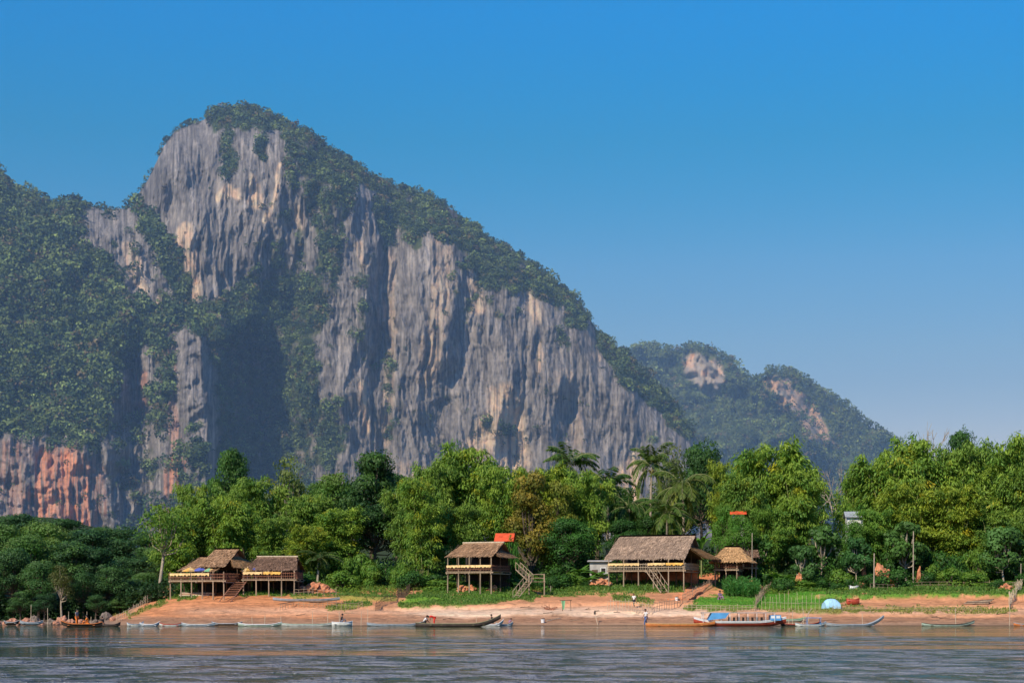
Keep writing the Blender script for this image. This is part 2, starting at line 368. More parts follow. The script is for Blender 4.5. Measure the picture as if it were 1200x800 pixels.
# single shrubs breaking the rock faces and the skyline
def sdens(u, v):
    sil = np.interp(u, SIL[:, 0], SIL[:, 1]); return np.where(v > sil, .04 + .5 * ss(.25, .6, fbm(u / 14, v / 30, 3, 321)), 0) * (u < 790)
u, v, rg = scatter(5200, 5, (-150, 815), (130, 620), sdens)
us_ = np.concatenate([rg.uniform(-150, 150, 170), rg.uniform(155, 820, 330)]); vs_ = np.interp(us_, SIL[:, 0], SIL[:, 1]) + rg.uniform(-.5, 4, len(us_))
u = np.concatenate([u, us_]); v = np.concatenate([v, vs_])
D, _ = mount_depth(u, v); r = np.concatenate([1.2 + 1.9 * rg.random(len(u) - len(us_)) ** 2, 1.5 + 2.6 * rg.random(len(us_)) ** 2])
C = np.stack([(u - 600) / F * D, D - r * .3, H + (HR - v) / F * D], -1)
crowns('cliff_shrubbery', C, r, tints(u, v, rg, [(.032, .055, .020), (.08, .11, .04)]), 36, kf.m, 'scattered dark shrubs rooted in cracks of the grey cliff', 'shrubs', sz=.24)

# ---------------------------------------------------------------- hills behind, to the right
SIL2 = np.array([(560,420),(700,412),(725,412),(745,406),(765,405),(785,409),(800,410),(808,405),(820,406),(838,413),(850,420),(862,425),(868,433),(880,448),
 (890,445),(903,434),(922,435),(935,440),(950,450),(965,458),(980,468),(995,478),(1010,492),(1030,504),(1050,515),(1070,535),(1100,548),(1150,556),(1250,566),(1400,585),(1700,640)], float)
def far_depth(u, v):
    hgt = (704 - v) / F * 1900
    D = 1800 + 1.0 * hgt - 120 * stroke(u, v, [(830,415,70),(850,460,80),(870,520,90)], 60) - 150 * stroke(u, v, [(900,440,60),(945,500,90),(975,560,90)], 70)
    return D + 60 * fbm(u / 50, v / 50, 5, 401) - 12 * ridg(u / 8, v / 16, 403)
FR = [([(798,418),(812,412),(838,420),(852,440),(842,462),(836,470),(818,452),(804,440)], .95), ([(892,446),(920,444),(940,462),(962,478),(975,520),(960,530),(945,505),(925,480),(900,462)], .8)]
def far_rock(u, v):
    wu = u + 8 * fbm(u / 16, v / 16, 3, 411); wv = v + 8 * fbm(u / 16, v / 16, 3, 413); m = np.zeros_like(u)
    for P, a in FR: m = np.maximum(m, poly(wu, wv, P, 3) * a)
    return m
us = np.arange(560, 1700, 2.0); nr = 170
sil = np.interp(us, SIL2[:, 0], SIL2[:, 1]) + 2.5 * fbm(us / 10, us * 0, 3, 421) + 2
t = (np.arange(nr) / (nr - 1))[:, None]; v = 700 + (sil[None] - 700) * t; u = np.repeat(us[None], nr, 0)
D = far_depth(u, v); rk = far_rock(u, v); X = (u - 600) / F * D; Z = H + (HR - v) / F * D
n3 = fbm(u / 7, v / 12, 3, 431); warm = ss(-.2, .3, fbm(u / 12, v / 12, 2, 433) + .5 * (u > 880) - .25)[..., None]
rc = (np.stack([.30 + .12 * n3] * 3, -1) * np.array([1, .93, .86])) * (1 - warm) + np.stack([.56 + .15 * n3, .37 + .12 * n3, .25 + .1 * n3], -1) * warm
c = rc * rk[..., None] + (1 - rk[..., None]) * (np.array([.06, .085, .03]) * (1 + n3[..., None]))
X = np.concatenate([X, X[-1:], X[-1:]]); Z = np.concatenate([Z, Z[-1:] - 40, Z[-1:] - 200]); D = np.concatenate([D, D[-1:] + 120, D[-1:] + 500]); c = np.concatenate([c, c[-1:], c[-1:]])
ko = N('far_rock', .9, .08); ko.l(ko.attr(), ko.b.inputs['Base Color']); ko.bump(ko.noise(.2, 6, sc3=(1, 1, .4)), .8, 4)
tag(mesh_np('far_hills', np.stack([X, D, Z], -1).reshape(-1, 3), grid_faces(*X.shape), ko.m, color=np.clip(c, .01, .8).reshape(-1, 3)), kind='structure')
def fdens(u, v):
    s_ = np.interp(u, SIL2[:, 0], SIL2[:, 1]); return np.where(v > s_ - 1, 1 - far_rock(u, v) * 1.05, 0) * np.where(v < s_ + 6, 1.0, .8)
u, v, rg = scatter(11000, 8, (690, 1260), (402, 640), fdens)
us_ = rg.uniform(700, 1250, 260); u = np.concatenate([u, us_]); v = np.concatenate([v, np.interp(us_, SIL2[:, 0], SIL2[:, 1]) + 1])
D = far_depth(u, v); r = (3.2 + 4.5 * rg.random(len(u)) ** 1.7)
C = np.stack([(u - 600) / F * D, D - r * .2, H + (HR - v) / F * D + r * .2], -1)
crowns('far_hill_forest', C, r, tints(u, v, rg, [(.040, .070, .026), (.115, .165, .050)]), 40, kf.m, 'hazy green forest covering the far hills beyond the cliff', 'forest', sz=.2)

# ---------------------------------------------------------------- river bank: one sheet from the river bed to the valley behind
ROWS = np.array([60, 150, 172, 178, 184, 190, 196, 202, 208, 216, 230, 260, 320, 450, 700], float)
WS = 704 + F * H / 178.0
COLS = {  # image column : image row of the ground at each distance in ROWS (from 178 m on)
 -400: (737, 734, 730.6, 729, 727, 722, 714, 700, 668, 632, 600, 600),
  60:  (737, 734, 730.6, 729, 727, 724, 717, 703, 672, 636, 606, 606),
  120: (735, 732.5, 729, 727.5, 726, 723, 717, 705, 678, 645, 620, 620),
  145: (732.9, 728, 723, 720, 718, 716, 713, 706, 684, 655, 640, 640),
  170: (732.9, 726, 719, 712, 707, 706, 706, 702, 684, 660, 645, 645),
  205: (732.9, 725, 715, 706, 700, 697, 695, 689, 674, 655, 640, 640),
  280: (732.9, 725, 713, 703, 695, 689, 684, 677, 664, 650, 635, 635),
  345: (732.9, 725, 714, 705, 695, 686, 680, 672, 662, 648, 633, 633),
  400: (732.9, 725, 715, 707, 698, 690, 682, 674, 662, 648, 633, 633),
  480: (732.9, 726, 718, 709, 700, 692, 684, 675, 662, 648, 633, 633),
  560: (732.9, 726, 717, 706, 696, 688, 682, 672, 662, 648, 633, 633),
  650: (733.2, 725, 714, 704, 697, 691, 684, 673, 662, 648, 633, 633),
  760: (733.2, 725, 713, 703, 692, 684, 677, 668, 658, 645, 632, 632),
  830: (733.2, 724, 714, 706, 695, 683, 674, 666, 656, 644, 632, 632),
  880: (733.2, 725, 715, 708, 700, 690, 679, 668, 656, 644, 632, 632),
  960: (733.2, 725, 716, 708, 699, 691, 683, 672, 660, 646, 632, 632),
  1100:(733.2, 726, 717, 709, 696, 688, 681, 670, 660, 646, 632, 632),
  1500:(733.2, 726, 717, 709, 696, 688, 681, 670, 660, 646, 632, 632)}
_ck = np.array(sorted(COLS), float); _cv = np.array([COLS[int(k)] for k in _ck])
def ground_z(X, Y):
    X = np.asarray(X, float); Y = np.asarray(Y, float)
    u = ux(X, np.maximum(Y, 60)); u = np.clip(u, -399, 1499)
    sh = 0
    zr = []
    yy = np.clip(Y, 60, 700)
    j = np.clip(np.searchsorted(ROWS, yy, 'right') - 1, 0, len(ROWS) - 2)
    def row_z(j):
        z = np.empty_like(u)
        for q in np.unique(j):
            m = j == q
            if q == 0: z[m] = -5.0
            elif q == 1: z[m] = -2.0
            elif q == 2: z[m] = -.45
            else: z[m] = H + (HR - np.interp(u[m], _ck, _cv[:, q - 3])) / F * ROWS[q]
        return z
    u = np.atleast_1d(u); yy = np.atleast_1d(yy); j = np.atleast_1d(j)
    u, yy, j = np.broadcast_arrays(u, yy, j)
    z0 = row_z(j); z1 = row_z(j + 1)
    t = (yy - ROWS[j]) / (ROWS[j + 1] - ROWS[j])
    z = z0 + (z1 - z0) * t
    X = np.broadcast_to(X, z.shape); Yb = np.broadcast_to(Y, z.shape)
    land = ss(174, 184, Yb)
    z = z + land * (.28 * fbm(X / 7, Yb / 5, 3, 501) + .10 * fbm(X / 1.6, Yb / 1.2, 2, 503)) + .04 * fbm(X / 5, Yb / 3, 2, 507)
    # small eroded ledges above the beach
    wob = 1.6 * fbm(X / 8, X * 0, 3, 511)
    for yl, hh, a, b in ((186.5, .22, 560, 1300), (192.5, .35, 330, 1300), (199.5, .55, 930, 1300), (197.0, .5, 340, 520)):
        um = ss(a - 20, a + 20, ux(X, Yb))
        z = z + um * (hh * ss(yl + wob - .35, yl + wob + .1, Yb) - hh * ss(yl + wob + 1.2, yl + wob + 6, Yb)) * ss(b + 20, b - 20, ux(X, Yb))
    return z
def gz(X, Y): return float(ground_z(np.array([X]), np.array([Y]))[0])
def on(u, Y, dz=0.0):
    X = (u - 600) / F * Y; return Vector((X, Y, gz(X, Y) + dz))
def onv(u, v, lo=176., hi=330.):
    """the point of the ground seen at image column u, image row v (nearest)"""
    Y = np.arange(lo, hi, .25); X = (u - 600) / F * Y
    vv = HR - (ground_z(X, Y) - H) * F / Y
    i = np.argmax(vv <= v) if (vv <= v).any() else len(Y) - 1
    return Vector((X[i], Y[i], gz(X[i], Y[i])))
GRASS = [([(808,711,4),(840,707,10),(880,704,13),(950,704,13)], 12, 1.35), ([(820,706,6),(870,700,12),(940,700,14),(1000,694,10),(1080,692,9),(1200,690,9),(1400,690,10)], 10, 1.0), ([(805,712,3),(860,706,9),(960,706,9)], 8, .9),
         ([(470,708,5),(500,700,14),(560,696,16),(600,695,10),(625,697,8)], 12, 1.0), ([(640,694,6),(700,691,7),(725,690,8),(800,690,5)], 7, .75), ([(720,700,5),(760,704,7)], 7, .6),
         ([(286,695,5),(310,692,7),(335,694,6)], 7, 1.0), ([(205,699),(228,696)], 6, .8), ([(385,712,3),(405,710,7),(428,707,5)], 6, .8), ([(345,700,5),(375,694,7),(420,700,6),(460,700,6)], 6, .62),
         ([(195,703,3),(150,722,4)], 4, .5), ([(900,714,4),(960,712,7),(1010,713,5)], 6, .7), ([(1020,714,4),(1100,714,6),(1190,716,4)], 6, .5)]
def grass_mask(u, v):
    wu = u + 10 * fbm(u / 12, v / 5, 3, 521); wv = v + 4 * fbm(u / 14, v / 4, 3, 523)
    m = np.zeros_like(u)
    for P, r, a in GRASS: m = np.maximum(m, ss(0, .45, stroke(wu, wv, P, r)) * a)
    m = np.maximum(m, ss(691, 684, wv) * (u > 190) * .95)
    m = np.maximum(m, ss(722, 716, wv) * (u <= 150) * 1.0)
    return m
def build_ground():
    us = np.concatenate([[-60000, -20000, -6000, -2500, -1200, -600], np.arange(-300, -40, 12.), np.arange(-40, 1240, 1.3), np.arange(1240, 1500, 12.), [1800, 2600, 4500, 9000, 25000, 60000]])
    ys = np.concatenate([[-400, 0, 60, 120, 150, 165], np.arange(172, 214, .22), np.arange(214, 260, 1.2), np.arange(260, 460, 8.), [500, 600, 700, 1000, 1600, 2600, 5000, 12000]])
    U, Y = np.meshgrid(us, ys); Yp = np.maximum(Y, 60); X = (U - 600) / F * np.maximum(Yp, 150)
    X = np.where(Yp > 150, (U - 600) / F * Yp, X)
    X = np.clip(X, -15000, 15000)
    Z = ground_z(X.ravel(), Yp.ravel()).reshape(X.shape)
    v = HR - (Z - H) * F / np.maximum(Yp, 60); u = ux(X, Yp)
    n1 = fbm(X / 4, Y / 2.2, 4, 531); n2 = fbm(X / .9, Y / .7, 3, 533); n3 = fbm(X / 14, Y / 5, 3, 535)
    soil = np.stack([.67 + 0 * u, .31 - .03 * ss(470, 380, u), .150 - .03 * ss(470, 380, u)], -1); pink = np.array([.86, .60, .40]); mudc = np.array([.38, .205, .115]); wet = np.array([.20, .125, .075])
    a = ss(-.35, .35, n3 + .4 * n1)[..., None] * .55
    pk = (np.exp(-((v - 718 + 3 * n1) / 7.0) ** 2) * ss(430, 520, u + 30 * n1) * ss(900, 800, u) * .95)[..., None]
    pk = np.maximum(pk, (np.exp(-((v - 716) / 5.0) ** 2) * ss(180, 240, u) * .35)[..., None])
    c = soil * (1 - pk) + pink * pk
    c = c * (1 - a * .35) * (1 + .22 * n2[..., None])
    md = (ss(720, 725, v + 4 * n1 + 2 * n3) * .95)[..., None]
    c = c * (1 - md) + (mudc * (1 + .3 * n2[..., None])) * md
    wt = ss(.55, .05, Z)[..., None] * .55
    c = c * (1 - wt) + np.array([.40, .27, .17]) * wt
    wt = ss(.16, .0, Z)[..., None]
    c = c * (1 - wt) + wet * wt
    er = ss(.80, 1.0, ridg(X / 7 + .6 * n1, Y / 1.1, 541)) * ss(733, 728, v) * ss(690, 706, v) * .38
    c = c * (1 - er[..., None]); pth = ss(.5, 1., ridg(X / 16, Y / 3.2 + .4 * n3, 545)) * .16; c = c * (1 + pth[..., None])
    gm = grass_mask(u, v)
    dr = ss(712, 720, v)
    gm = np.clip(gm, 0, 1.35); gm = np.clip(gm * ss(-.42, .05, n1 + .5 * n2 + .45 * (gm - .4)), 0, 1)
    gcol = np.stack([.125 + .07 * n1 + .22 * dr, .26 + .06 * n1 + .06 * dr, .035 + .06 * dr + 0 * n1], -1)
    c = c * (1 - gm[..., None]) + gcol * gm[..., None]
    # grey shingle at the foot of the western wood
    lw = (ss(150, 120, u) * .8)[..., None]; c = c * (1 - lw) + c.mean(-1, keepdims=True) * np.array([1.05, .78, .6]) * lw * .8
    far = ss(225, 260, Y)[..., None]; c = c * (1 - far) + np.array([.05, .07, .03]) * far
    k = N('bank_soil', .93, .08)
    k.l(k.mix(.6, k.attr(), k.ramp(k.noise(2.2, 8, rough=.7), [(.25, (.62, .6, .58)), (.5, (1, 1, 1)), (.8, (1.25, 1.25, 1.25))]), 'MULTIPLY'), k.b.inputs['Base Color'])
    k.bump(k.noise(1.6, 8, rough=.7), 1.0, .22)
    o = mesh_np('ground', np.stack([X, Y, Z], -1).reshape(-1, 3), grid_faces(*X.shape), k.m, color=np.clip(c, .01, .85).reshape(-1, 3), smooth=True)
    tag(o, kind='structure')
build_ground()
# ---------------------------------------------------------------- river
def build_water():
    k = N('river_water', .06, .5)
    k.b.inputs['Base Color'].default_value = (.050, .046, .026, 1); k.b.inputs['IOR'].default_value = 1.4
    tc = k.n('ShaderNodeTexCoord')
    def nz(sc, det, s3, rough=.6, dist=0.):
        mp = k.n('ShaderNodeMapping'); mp.inputs['Scale'].default_value = s3; k.l(tc.outputs['Object'], mp.inputs[0])
        x = k.n('ShaderNodeTexNoise'); x.inputs['Scale'].default_value = sc; x.inputs['Detail'].default_value = det; x.inputs['Roughness'].default_value = rough
        x.inputs['Distortion'].default_value = dist; k.l(mp.outputs[0], x.inputs['Vector']); return x.outputs['Fac']
    def mth(op, a, b, clamp=False):
        x = k.n('ShaderNodeMath', operation=op); x.use_clamp = clamp
        for i, q in enumerate((a, b)):
            if isinstance(q, (int, float)): x.inputs[i].default_value = q
            else: k.l(q, x.inputs[i])
        return x.outputs[0]
    def rng_(f, a, b, c, d):
        x = k.n('ShaderNodeMapRange', interpolation_type='SMOOTHSTEP'); k.l(f, x.inputs[0])
        for i, q in enumerate((a, b, c, d)): x.inputs[i + 1].default_value = q
        return x.outputs[0]
    sep = k.n('ShaderNodeSeparateXYZ'); k.l(tc.outputs['Object'], sep.inputs[0])
    # wind-ruffled lanes lying along the current, calmer towards the bank
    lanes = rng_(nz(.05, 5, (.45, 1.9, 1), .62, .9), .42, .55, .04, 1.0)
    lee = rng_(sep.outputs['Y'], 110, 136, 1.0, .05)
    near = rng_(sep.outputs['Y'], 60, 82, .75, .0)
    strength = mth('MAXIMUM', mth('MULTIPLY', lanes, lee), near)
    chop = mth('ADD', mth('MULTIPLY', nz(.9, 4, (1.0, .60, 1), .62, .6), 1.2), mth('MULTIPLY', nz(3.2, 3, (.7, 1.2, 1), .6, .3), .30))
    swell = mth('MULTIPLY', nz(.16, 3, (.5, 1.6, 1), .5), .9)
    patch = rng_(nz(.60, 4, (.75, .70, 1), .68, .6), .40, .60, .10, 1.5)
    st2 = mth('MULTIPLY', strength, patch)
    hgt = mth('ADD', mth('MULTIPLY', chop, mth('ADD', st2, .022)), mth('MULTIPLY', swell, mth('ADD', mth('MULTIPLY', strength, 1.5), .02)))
    k.l(k.mix(rng_(st2, .1, .9, 0., 1.), (.045, .058, .018), (.28, .295, .335)), k.b.inputs['Base Color'])  # reflections painted into base colour: sky blue-grey where ruffled, tree olive where calm
    b = k.bump(hgt, 1.0, 1.15)
    k.l(rng_(strength, 0., 1., .05, .22), k.b.inputs['Roughness'])
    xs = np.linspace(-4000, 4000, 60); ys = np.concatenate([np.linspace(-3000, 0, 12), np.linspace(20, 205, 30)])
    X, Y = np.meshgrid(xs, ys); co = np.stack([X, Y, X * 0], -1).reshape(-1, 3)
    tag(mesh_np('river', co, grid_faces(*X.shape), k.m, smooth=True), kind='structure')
build_water()

# ---------------------------------------------------------------- plants
def leaf_mat(name, trans=.32, rough=.55):
    k = N(name, rough, .25)
    oi = k.n('ShaderNodeObjectInfo')
    c = k.mix(1.0, k.attr(), oi.outputs['Color'], 'MULTIPLY')
    k.l(c, k.b.inputs['Base Color'])
    tr = k.n('ShaderNodeBsdfTranslucent'); c2 = k.mix(1.0, c, (1.5, 1.45, .55), 'MULTIPLY'); k.l(c2, tr.inputs['Color'])
    ms = k.n('ShaderNodeMixShader'); ms.inputs[0].default_value = trans
    k.l(k.b.outputs[0], ms.inputs[1]); k.l(tr.outputs[0], ms.inputs[2]); k.l(ms.outputs[0], k.o.inputs['Surface'])
    return k.m
LEAF = leaf_mat('leaf_green'); LEAFD = leaf_mat('leaf_dark', .18)
BARK = paint('pale_bark', (.36, .30, .22), .9, .3, 4); BARKD = paint('brown_bark', (.13, .10, .07), .9, .3, 4)
CULM = paint('bamboo_culm', (.22, .24, .09), .6, .3, 3)
def unit(a): return a / (np.linalg.norm(a, axis=-1, keepdims=True) + 1e-9)
def leaves(P, A, Nn, L, W, C):
    """diamond leaves: centre P, long axis A, normal Nn"""
    A = unit(A); B = unit(np.cross(Nn, A)); L = np.asarray(L).reshape(-1, 1); W = np.asarray(W).reshape(-1, 1)
    q = np.stack([P - A * L * .5, P + B * W * .5, P + A * L * .5, P - B * W * .5], 1).reshape(-1, 3)
    return q, np.repeat(C, 4, 0)
def np_mesh_only(name, co, faces, mat, color=None):
    o = mesh_np(name, co, faces, mat, color=color); me = o.data; bpy.data.objects.remove(o); return me
def tube_np(path, rad, n=6):
    """one tapering tube through path points, quads"""
    path = np.asarray(path, float); m = len(path); rad = np.broadcast_to(rad, (m,))
    d = np.gradient(path, axis=0); d = unit(d); ref = np.array([0, 0, 1.]) if abs(d[:, 2]).mean() < .8 else np.array([1., 0, 0])
    a = unit(np.cross(d, ref)); b = np.cross(d, a); t = np.arange(n) / n * 2 * np.pi
    ring = a[:, None] * np.cos(t)[None, :, None] + b[:, None] * np.sin(t)[None, :, None]
    co = (path[:, None] + ring * rad[:, None, None]).reshape(-1, 3)
    f = []
    for i in range(m - 1):
        for j in range(n):
            f.append((i * n + j, i * n + (j + 1) % n, (i + 1) * n + (j + 1) % n, (i + 1) * n + j))
    return co, np.array(f)
def join(parts):
    co = []; fa = []; o = 0
    for c, f in parts: co.append(c); fa.append(f + o); o += len(c)
    return np.concatenate(co), np.concatenate(fa)
GREEN = np.array([.092, .205, .034]); LIME = np.array([.225, .330, .045]); DEEP = np.array([.032, .085, .026]); OLIVE = np.array([.13, .20, .04])
def bamboo(seed, h=10., spread=3.0, ncul=24, base=.3):
    rg = np.random.default_rng(seed); tubes = []; Q = []; Cc = []
    for i in range(ncul):
        ph = rg.uniform(0, 2 * np.pi); hh = h * rg.uniform(.45, 1.0) if i > 5 else h * rg.uniform(.85, 1.03); sp = spread * rg.uniform(.25, 1.0) * (1.15 - .45 * hh / h)
        dr = np.array([np.cos(ph), np.sin(ph), 0]); b0 = dr * rg.uniform(.1, .9) + np.array([0, 0, -.3])
        s = np.linspace(0, 1, 12)[:, None]
        bend = rg.uniform(1.9, 3.0)
        path = b0 + dr * sp * s ** bend + np.array([0, 0, 1.]) * hh * (s * 1.12 - .16 * s ** 5) + .15 * np.sin(s * 5 + i) * np.array([-dr[1], dr[0], 0])
        tubes.append(tube_np(path, np.linspace(.07, .015, 12), 5))
        nn = 15; ts = base + (1 - base) * rg.random(nn) ** .8; ts[:3] = [1, .95, .9]
        ctr = np.stack([np.interp(ts, s[:, 0], path[:, k]) for k in range(3)], 1)
        ctr += rg.normal(size=ctr.shape) * np.array([.55, .55, .3]) * (1.15 - .5 * ts[:, None])
        for c, t in zip(ctr, ts):
            nl = int(rg.integers(44, 64)); rr = rg.uniform(.45, .95)
            off = rg.normal(size=(nl, 3)); off = unit(off) * (rg.random((nl, 1)) ** .5) * rr * np.array([1.15, 1.15, .62])
            off[:, 2] -= .30 * (off[:, 0] ** 2 + off[:, 1] ** 2)
            P = c + off
            A = unit(off * np.array([1, 1, .2])) * .8 + np.array([0, 0, -.75]) + .35 * rg.normal(size=(nl, 3)) + dr * .3
            Nn = unit(off * np.array([1, 1, 1.3]) + np.array([0, 0, .35])) + .35 * rg.normal(size=(nl, 3))
            q, _ = leaves(P, A, Nn, rg.uniform(.28, .50, nl), rg.uniform(.08, .15, nl), P)
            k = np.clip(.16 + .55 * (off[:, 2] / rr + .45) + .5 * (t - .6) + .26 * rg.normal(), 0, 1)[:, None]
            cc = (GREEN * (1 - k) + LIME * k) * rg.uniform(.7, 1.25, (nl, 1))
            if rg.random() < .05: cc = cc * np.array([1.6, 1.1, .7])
            Q.append(q); Cc.append(np.repeat(cc, 4, 0))
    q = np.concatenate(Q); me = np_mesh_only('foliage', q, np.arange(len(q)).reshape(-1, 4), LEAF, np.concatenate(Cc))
    co, f = join(tubes); st = np_mesh_only('stems', co, f, CULM)
    return dict(h=h, w=spread * 1.75 + 1.2, parts=[('culms', st), ('foliage', me)])
def broad(seed, h=10., w=7., lobes=20, base=.30, leafn=230, ls=.34, cA=None, cB=None, mat=None, bark=None, sparse=1.0, lobe_r=(.16, .26), lean=0.0, trunk_r=.22):
    rg = np.random.default_rng(seed); cA = DEEP if cA is None else cA; cB = GREEN if cB is None else cB; mat = mat or LEAF; bark = bark or BARKD
    tubes = []; Q = []; Cc = []
    fork = h * base; L0 = np.array([lean * h * .5, 0, 0])
    tp = np.array([[0, 0, -.5], [lean * .1 * h, 0, fork * .4], [lean * .35 * h, .1, fork], [lean * .5 * h, 0, h * .78]])
    tubes.append(tube_np(tp, [trunk_r * 1.3, trunk_r, trunk_r * .8, .06], 8))
    for i in range(lobes):
        z = rg.random() ** .8; zz = h * (base + .10 + (1 - base - .16) * z)
        env = np.sin(np.pi * np.clip(.22 + .72 * z, 0, 1)) ** .6
        ph = i * 2.4 + rg.normal() * .5; rad = w * .5 * env * rg.uniform(.35, .95) * .8
        c = np.array([np.cos(ph) * rad, np.sin(ph) * rad, zz]) + L0
        r = w * rg.uniform(*lobe_r)
        mid = tp[2] * .5 + c * .5 + np.array([0, 0, -.1 * h]); tubes.append(tube_np(np.array([tp[2] + np.array([0, 0, (zz - fork) * .25]), mid * .6 + c * .4, c]), [trunk_r * .45, .06, .02], 5))
        nl = int(leafn * sparse); d = rg.normal(size=(nl, 3)); d[:, 2] += .35; d = unit(d)
        rr = r * (.72 + .38 * rg.random((nl, 1))) * (1 + .22 * np.sin(d[:, :1] * 6 + i) * np.cos(d[:, 2:] * 6))
        P = c + d * rr * np.array([1, 1, .72])
        A = np.cross(d, rg.normal(size=(nl, 3))) + np.array([0, 0, -.4]); Nn = d + .45 * rg.normal(size=(nl, 3))
        q, _ = leaves(P, A, Nn, ls * rg.uniform(.7, 1.4, nl), ls * .6 * rg.uniform(.7, 1.3, nl), P)
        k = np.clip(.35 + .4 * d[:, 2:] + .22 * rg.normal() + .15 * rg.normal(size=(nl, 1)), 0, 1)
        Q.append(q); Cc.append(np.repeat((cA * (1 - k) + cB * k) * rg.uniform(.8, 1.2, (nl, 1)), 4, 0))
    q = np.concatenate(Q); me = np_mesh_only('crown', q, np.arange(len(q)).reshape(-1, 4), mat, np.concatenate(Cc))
    co, f = join(tubes); st = np_mesh_only('trunk', co, f, bark)
    return dict(h=h, w=w, parts=[('trunk', st), ('crown', me)])
def palm(seed, h=11., nf=24, fl=3.6, bendy=1.0, low=-.5):
    rg = np.random.default_rng(seed); lean = rg.uniform(-.08, .08) * h
    s = np.linspace(0, 1, 10)[:, None]; path = np.hstack([lean * s ** 2, .03 * h * s, h * .86 * s - .3]); tr = tube_np(path, np.linspace(.2, .13, 10), 8)
    top = path[-1]; Q = []; Cc = []; rach = []
    for i in range(nf):
        ph = i * 2.39996; el = R(rg.uniform(10, 78)) * (1 if i % 4 else low); L = fl * rg.uniform(.8, 1.1)
        t = np.linspace(0, 1, 9); dr = np.array([np.cos(ph), np.sin(ph), 0])
        ang = el - t * R(95) * bendy * rg.uniform(.8, 1.15); stp = L / 8
        x = np.cumsum(np.cos(ang)) * stp; z = np.cumsum(np.sin(ang)) * stp
        pth = top + dr * x[:, None] + np.array([0, 0, 1]) * z[:, None]; rach.append(tube_np(pth, np.linspace(.045, .012, 9), 4))
        nl = 34; tt = np.linspace(.08, 1, nl); c = np.stack([np.interp(tt, t, pth[:, k]) for k in range(3)], 1)
        side = np.array([-dr[1], dr[0], 0]); fw = unit(np.gradient(c, axis=0))
        for sg in (-1, 1):
            ll = .95 * np.sin(np.pi * np.clip(tt * .85 + .12, 0, 1)) ** .6 * (fl / 3.6)
            A = side * sg * 1.0 + fw * .55 + np.array([0, 0, -.55]) + .12 * rg.normal(size=(nl, 3)); A = unit(A)
            P = c + A * ll[:, None] * .5
            Nn = np.cross(A, fw) * sg + .2 * rg.normal(size=(nl, 3))
            q, _ = leaves(P, A, Nn, ll, np.full(nl, .13), P); k = rg.random((nl, 1)) * .5 + .35 * (i % 4 == 0)
            Q.append(q); Cc.append(np.repeat(np.array([.06, .115, .025]) * (1 - k) + np.array([.20, .24, .05]) * k, 4, 0))
    q = np.concatenate(Q); me = np_mesh_only('fronds', q, np.arange(len(q)).reshape(-1, 4), LEAF, np.concatenate(Cc))
    co, f = tr; st = np_mesh_only('trunk', co, f, BARK)
    cr, fr = join(rach); rm = np_mesh_only('ribs', cr, fr, CULM)
    nuts = bpy.data.meshes.new('nuts'); bm = bmesh.new()
    for k in range(8):
        bmesh.ops.create_icosphere(bm, subdivisions=1, radius=.14, matrix=Matrix.Translation(Vector(top) + Vector((math.cos(k * .8) * .28, math.sin(k * .8) * .28, -.3 - .1 * (k % 3)))))
    bm.to_mesh(nuts); bm.free(); nuts.materials.append(paint('coconut', (.18, .16, .05)))
    return dict(h=h, w=fl * 1.8, parts=[('trunk', st), ('frond_ribs', rm), ('fronds', me), ('coconuts', nuts)])
def banana(seed, h=3.2, nf=9):
    rg = np.random.default_rng(seed); Q = []; Cc = []
    st = tube_np([[0, 0, -.2], [0, 0, h * .3], [.05, 0, h * .55]], [.14, .11, .06], 7)
    for i in range(nf):
        ph = i * 2.4; dr = np.array([np.cos(ph), np.sin(ph), 0]); side = np.array([-dr[1], dr[0], 0]); el = R(rg.uniform(45, 82)); L = h * .62
        t = np.linspace(0, 1, 8); ang = el - t * R(rg.uniform(60, 100)); x = np.cumsum(np.cos(ang)) * L / 7; z = np.cumsum(np.sin(ang)) * L / 7
        p = np.array([0, 0, h * .5]) + dr * x[:, None] + np.array([0, 0, 1]) * z[:, None]; wd = .34 * np.sin(np.pi * np.clip(t * .9 + .08, 0, 1))
        for j in range(7):
            for sg in (-1, 1):
                Q.append(np.array([p[j], p[j] + side * sg * wd[j] + [0, 0, -.08], p[j + 1] + side * sg * wd[j + 1] + [0, 0, -.08], p[j + 1]]))
                Cc.append(np.tile(np.array([.10, .21, .04]) * rg.uniform(.8, 1.3), (4, 1)))
    q = np.concatenate(Q); me = np_mesh_only('leaves', q, np.arange(len(q)).reshape(-1, 4), LEAF, np.concatenate(Cc))
    return dict(h=h, w=h, parts=[('stem', np_mesh_only('stem', st[0], st[1], CULM)), ('leaves', me)])
def bare(seed, h=8.):
    rg = np.random.default_rng(seed); T = []
    def br(p, d, L, r, n):
        e = p + d * L; T.append(tube_np(np.array([p, p + d * L * .5 + rg.normal(size=3) * L * .06, e]), [r, r * .8, r * .6], 5))
        if n:
            for k in range(3 if n > 1 else 4): br(e, unit(d + rg.normal(size=3) * .55 + np.array([0, 0, .15])), L * rg.uniform(.55, .8), r * .6, n - 1)
    br(np.array([0, 0, -.3]), np.array([.05, 0, 1.]), h * .38, .15, 4)
    co, f = join(T); return dict(h=h, w=h * .5, parts=[('branches', np_mesh_only('branches', co, f, BARK))])
def shrub(seed, h=2., w=3., cA=DEEP, cB=GREEN, lobes=9, leafn=200, ls=.22):
    d = broad(seed, h, w, lobes, -.12, leafn, ls, cA, cB, LEAF, BARKD, lobe_r=(.2, .3), trunk_r=.05)
    d['parts'] = [('stems', d['parts'][0][1]), ('foliage', d['parts'][1][1])]; return d

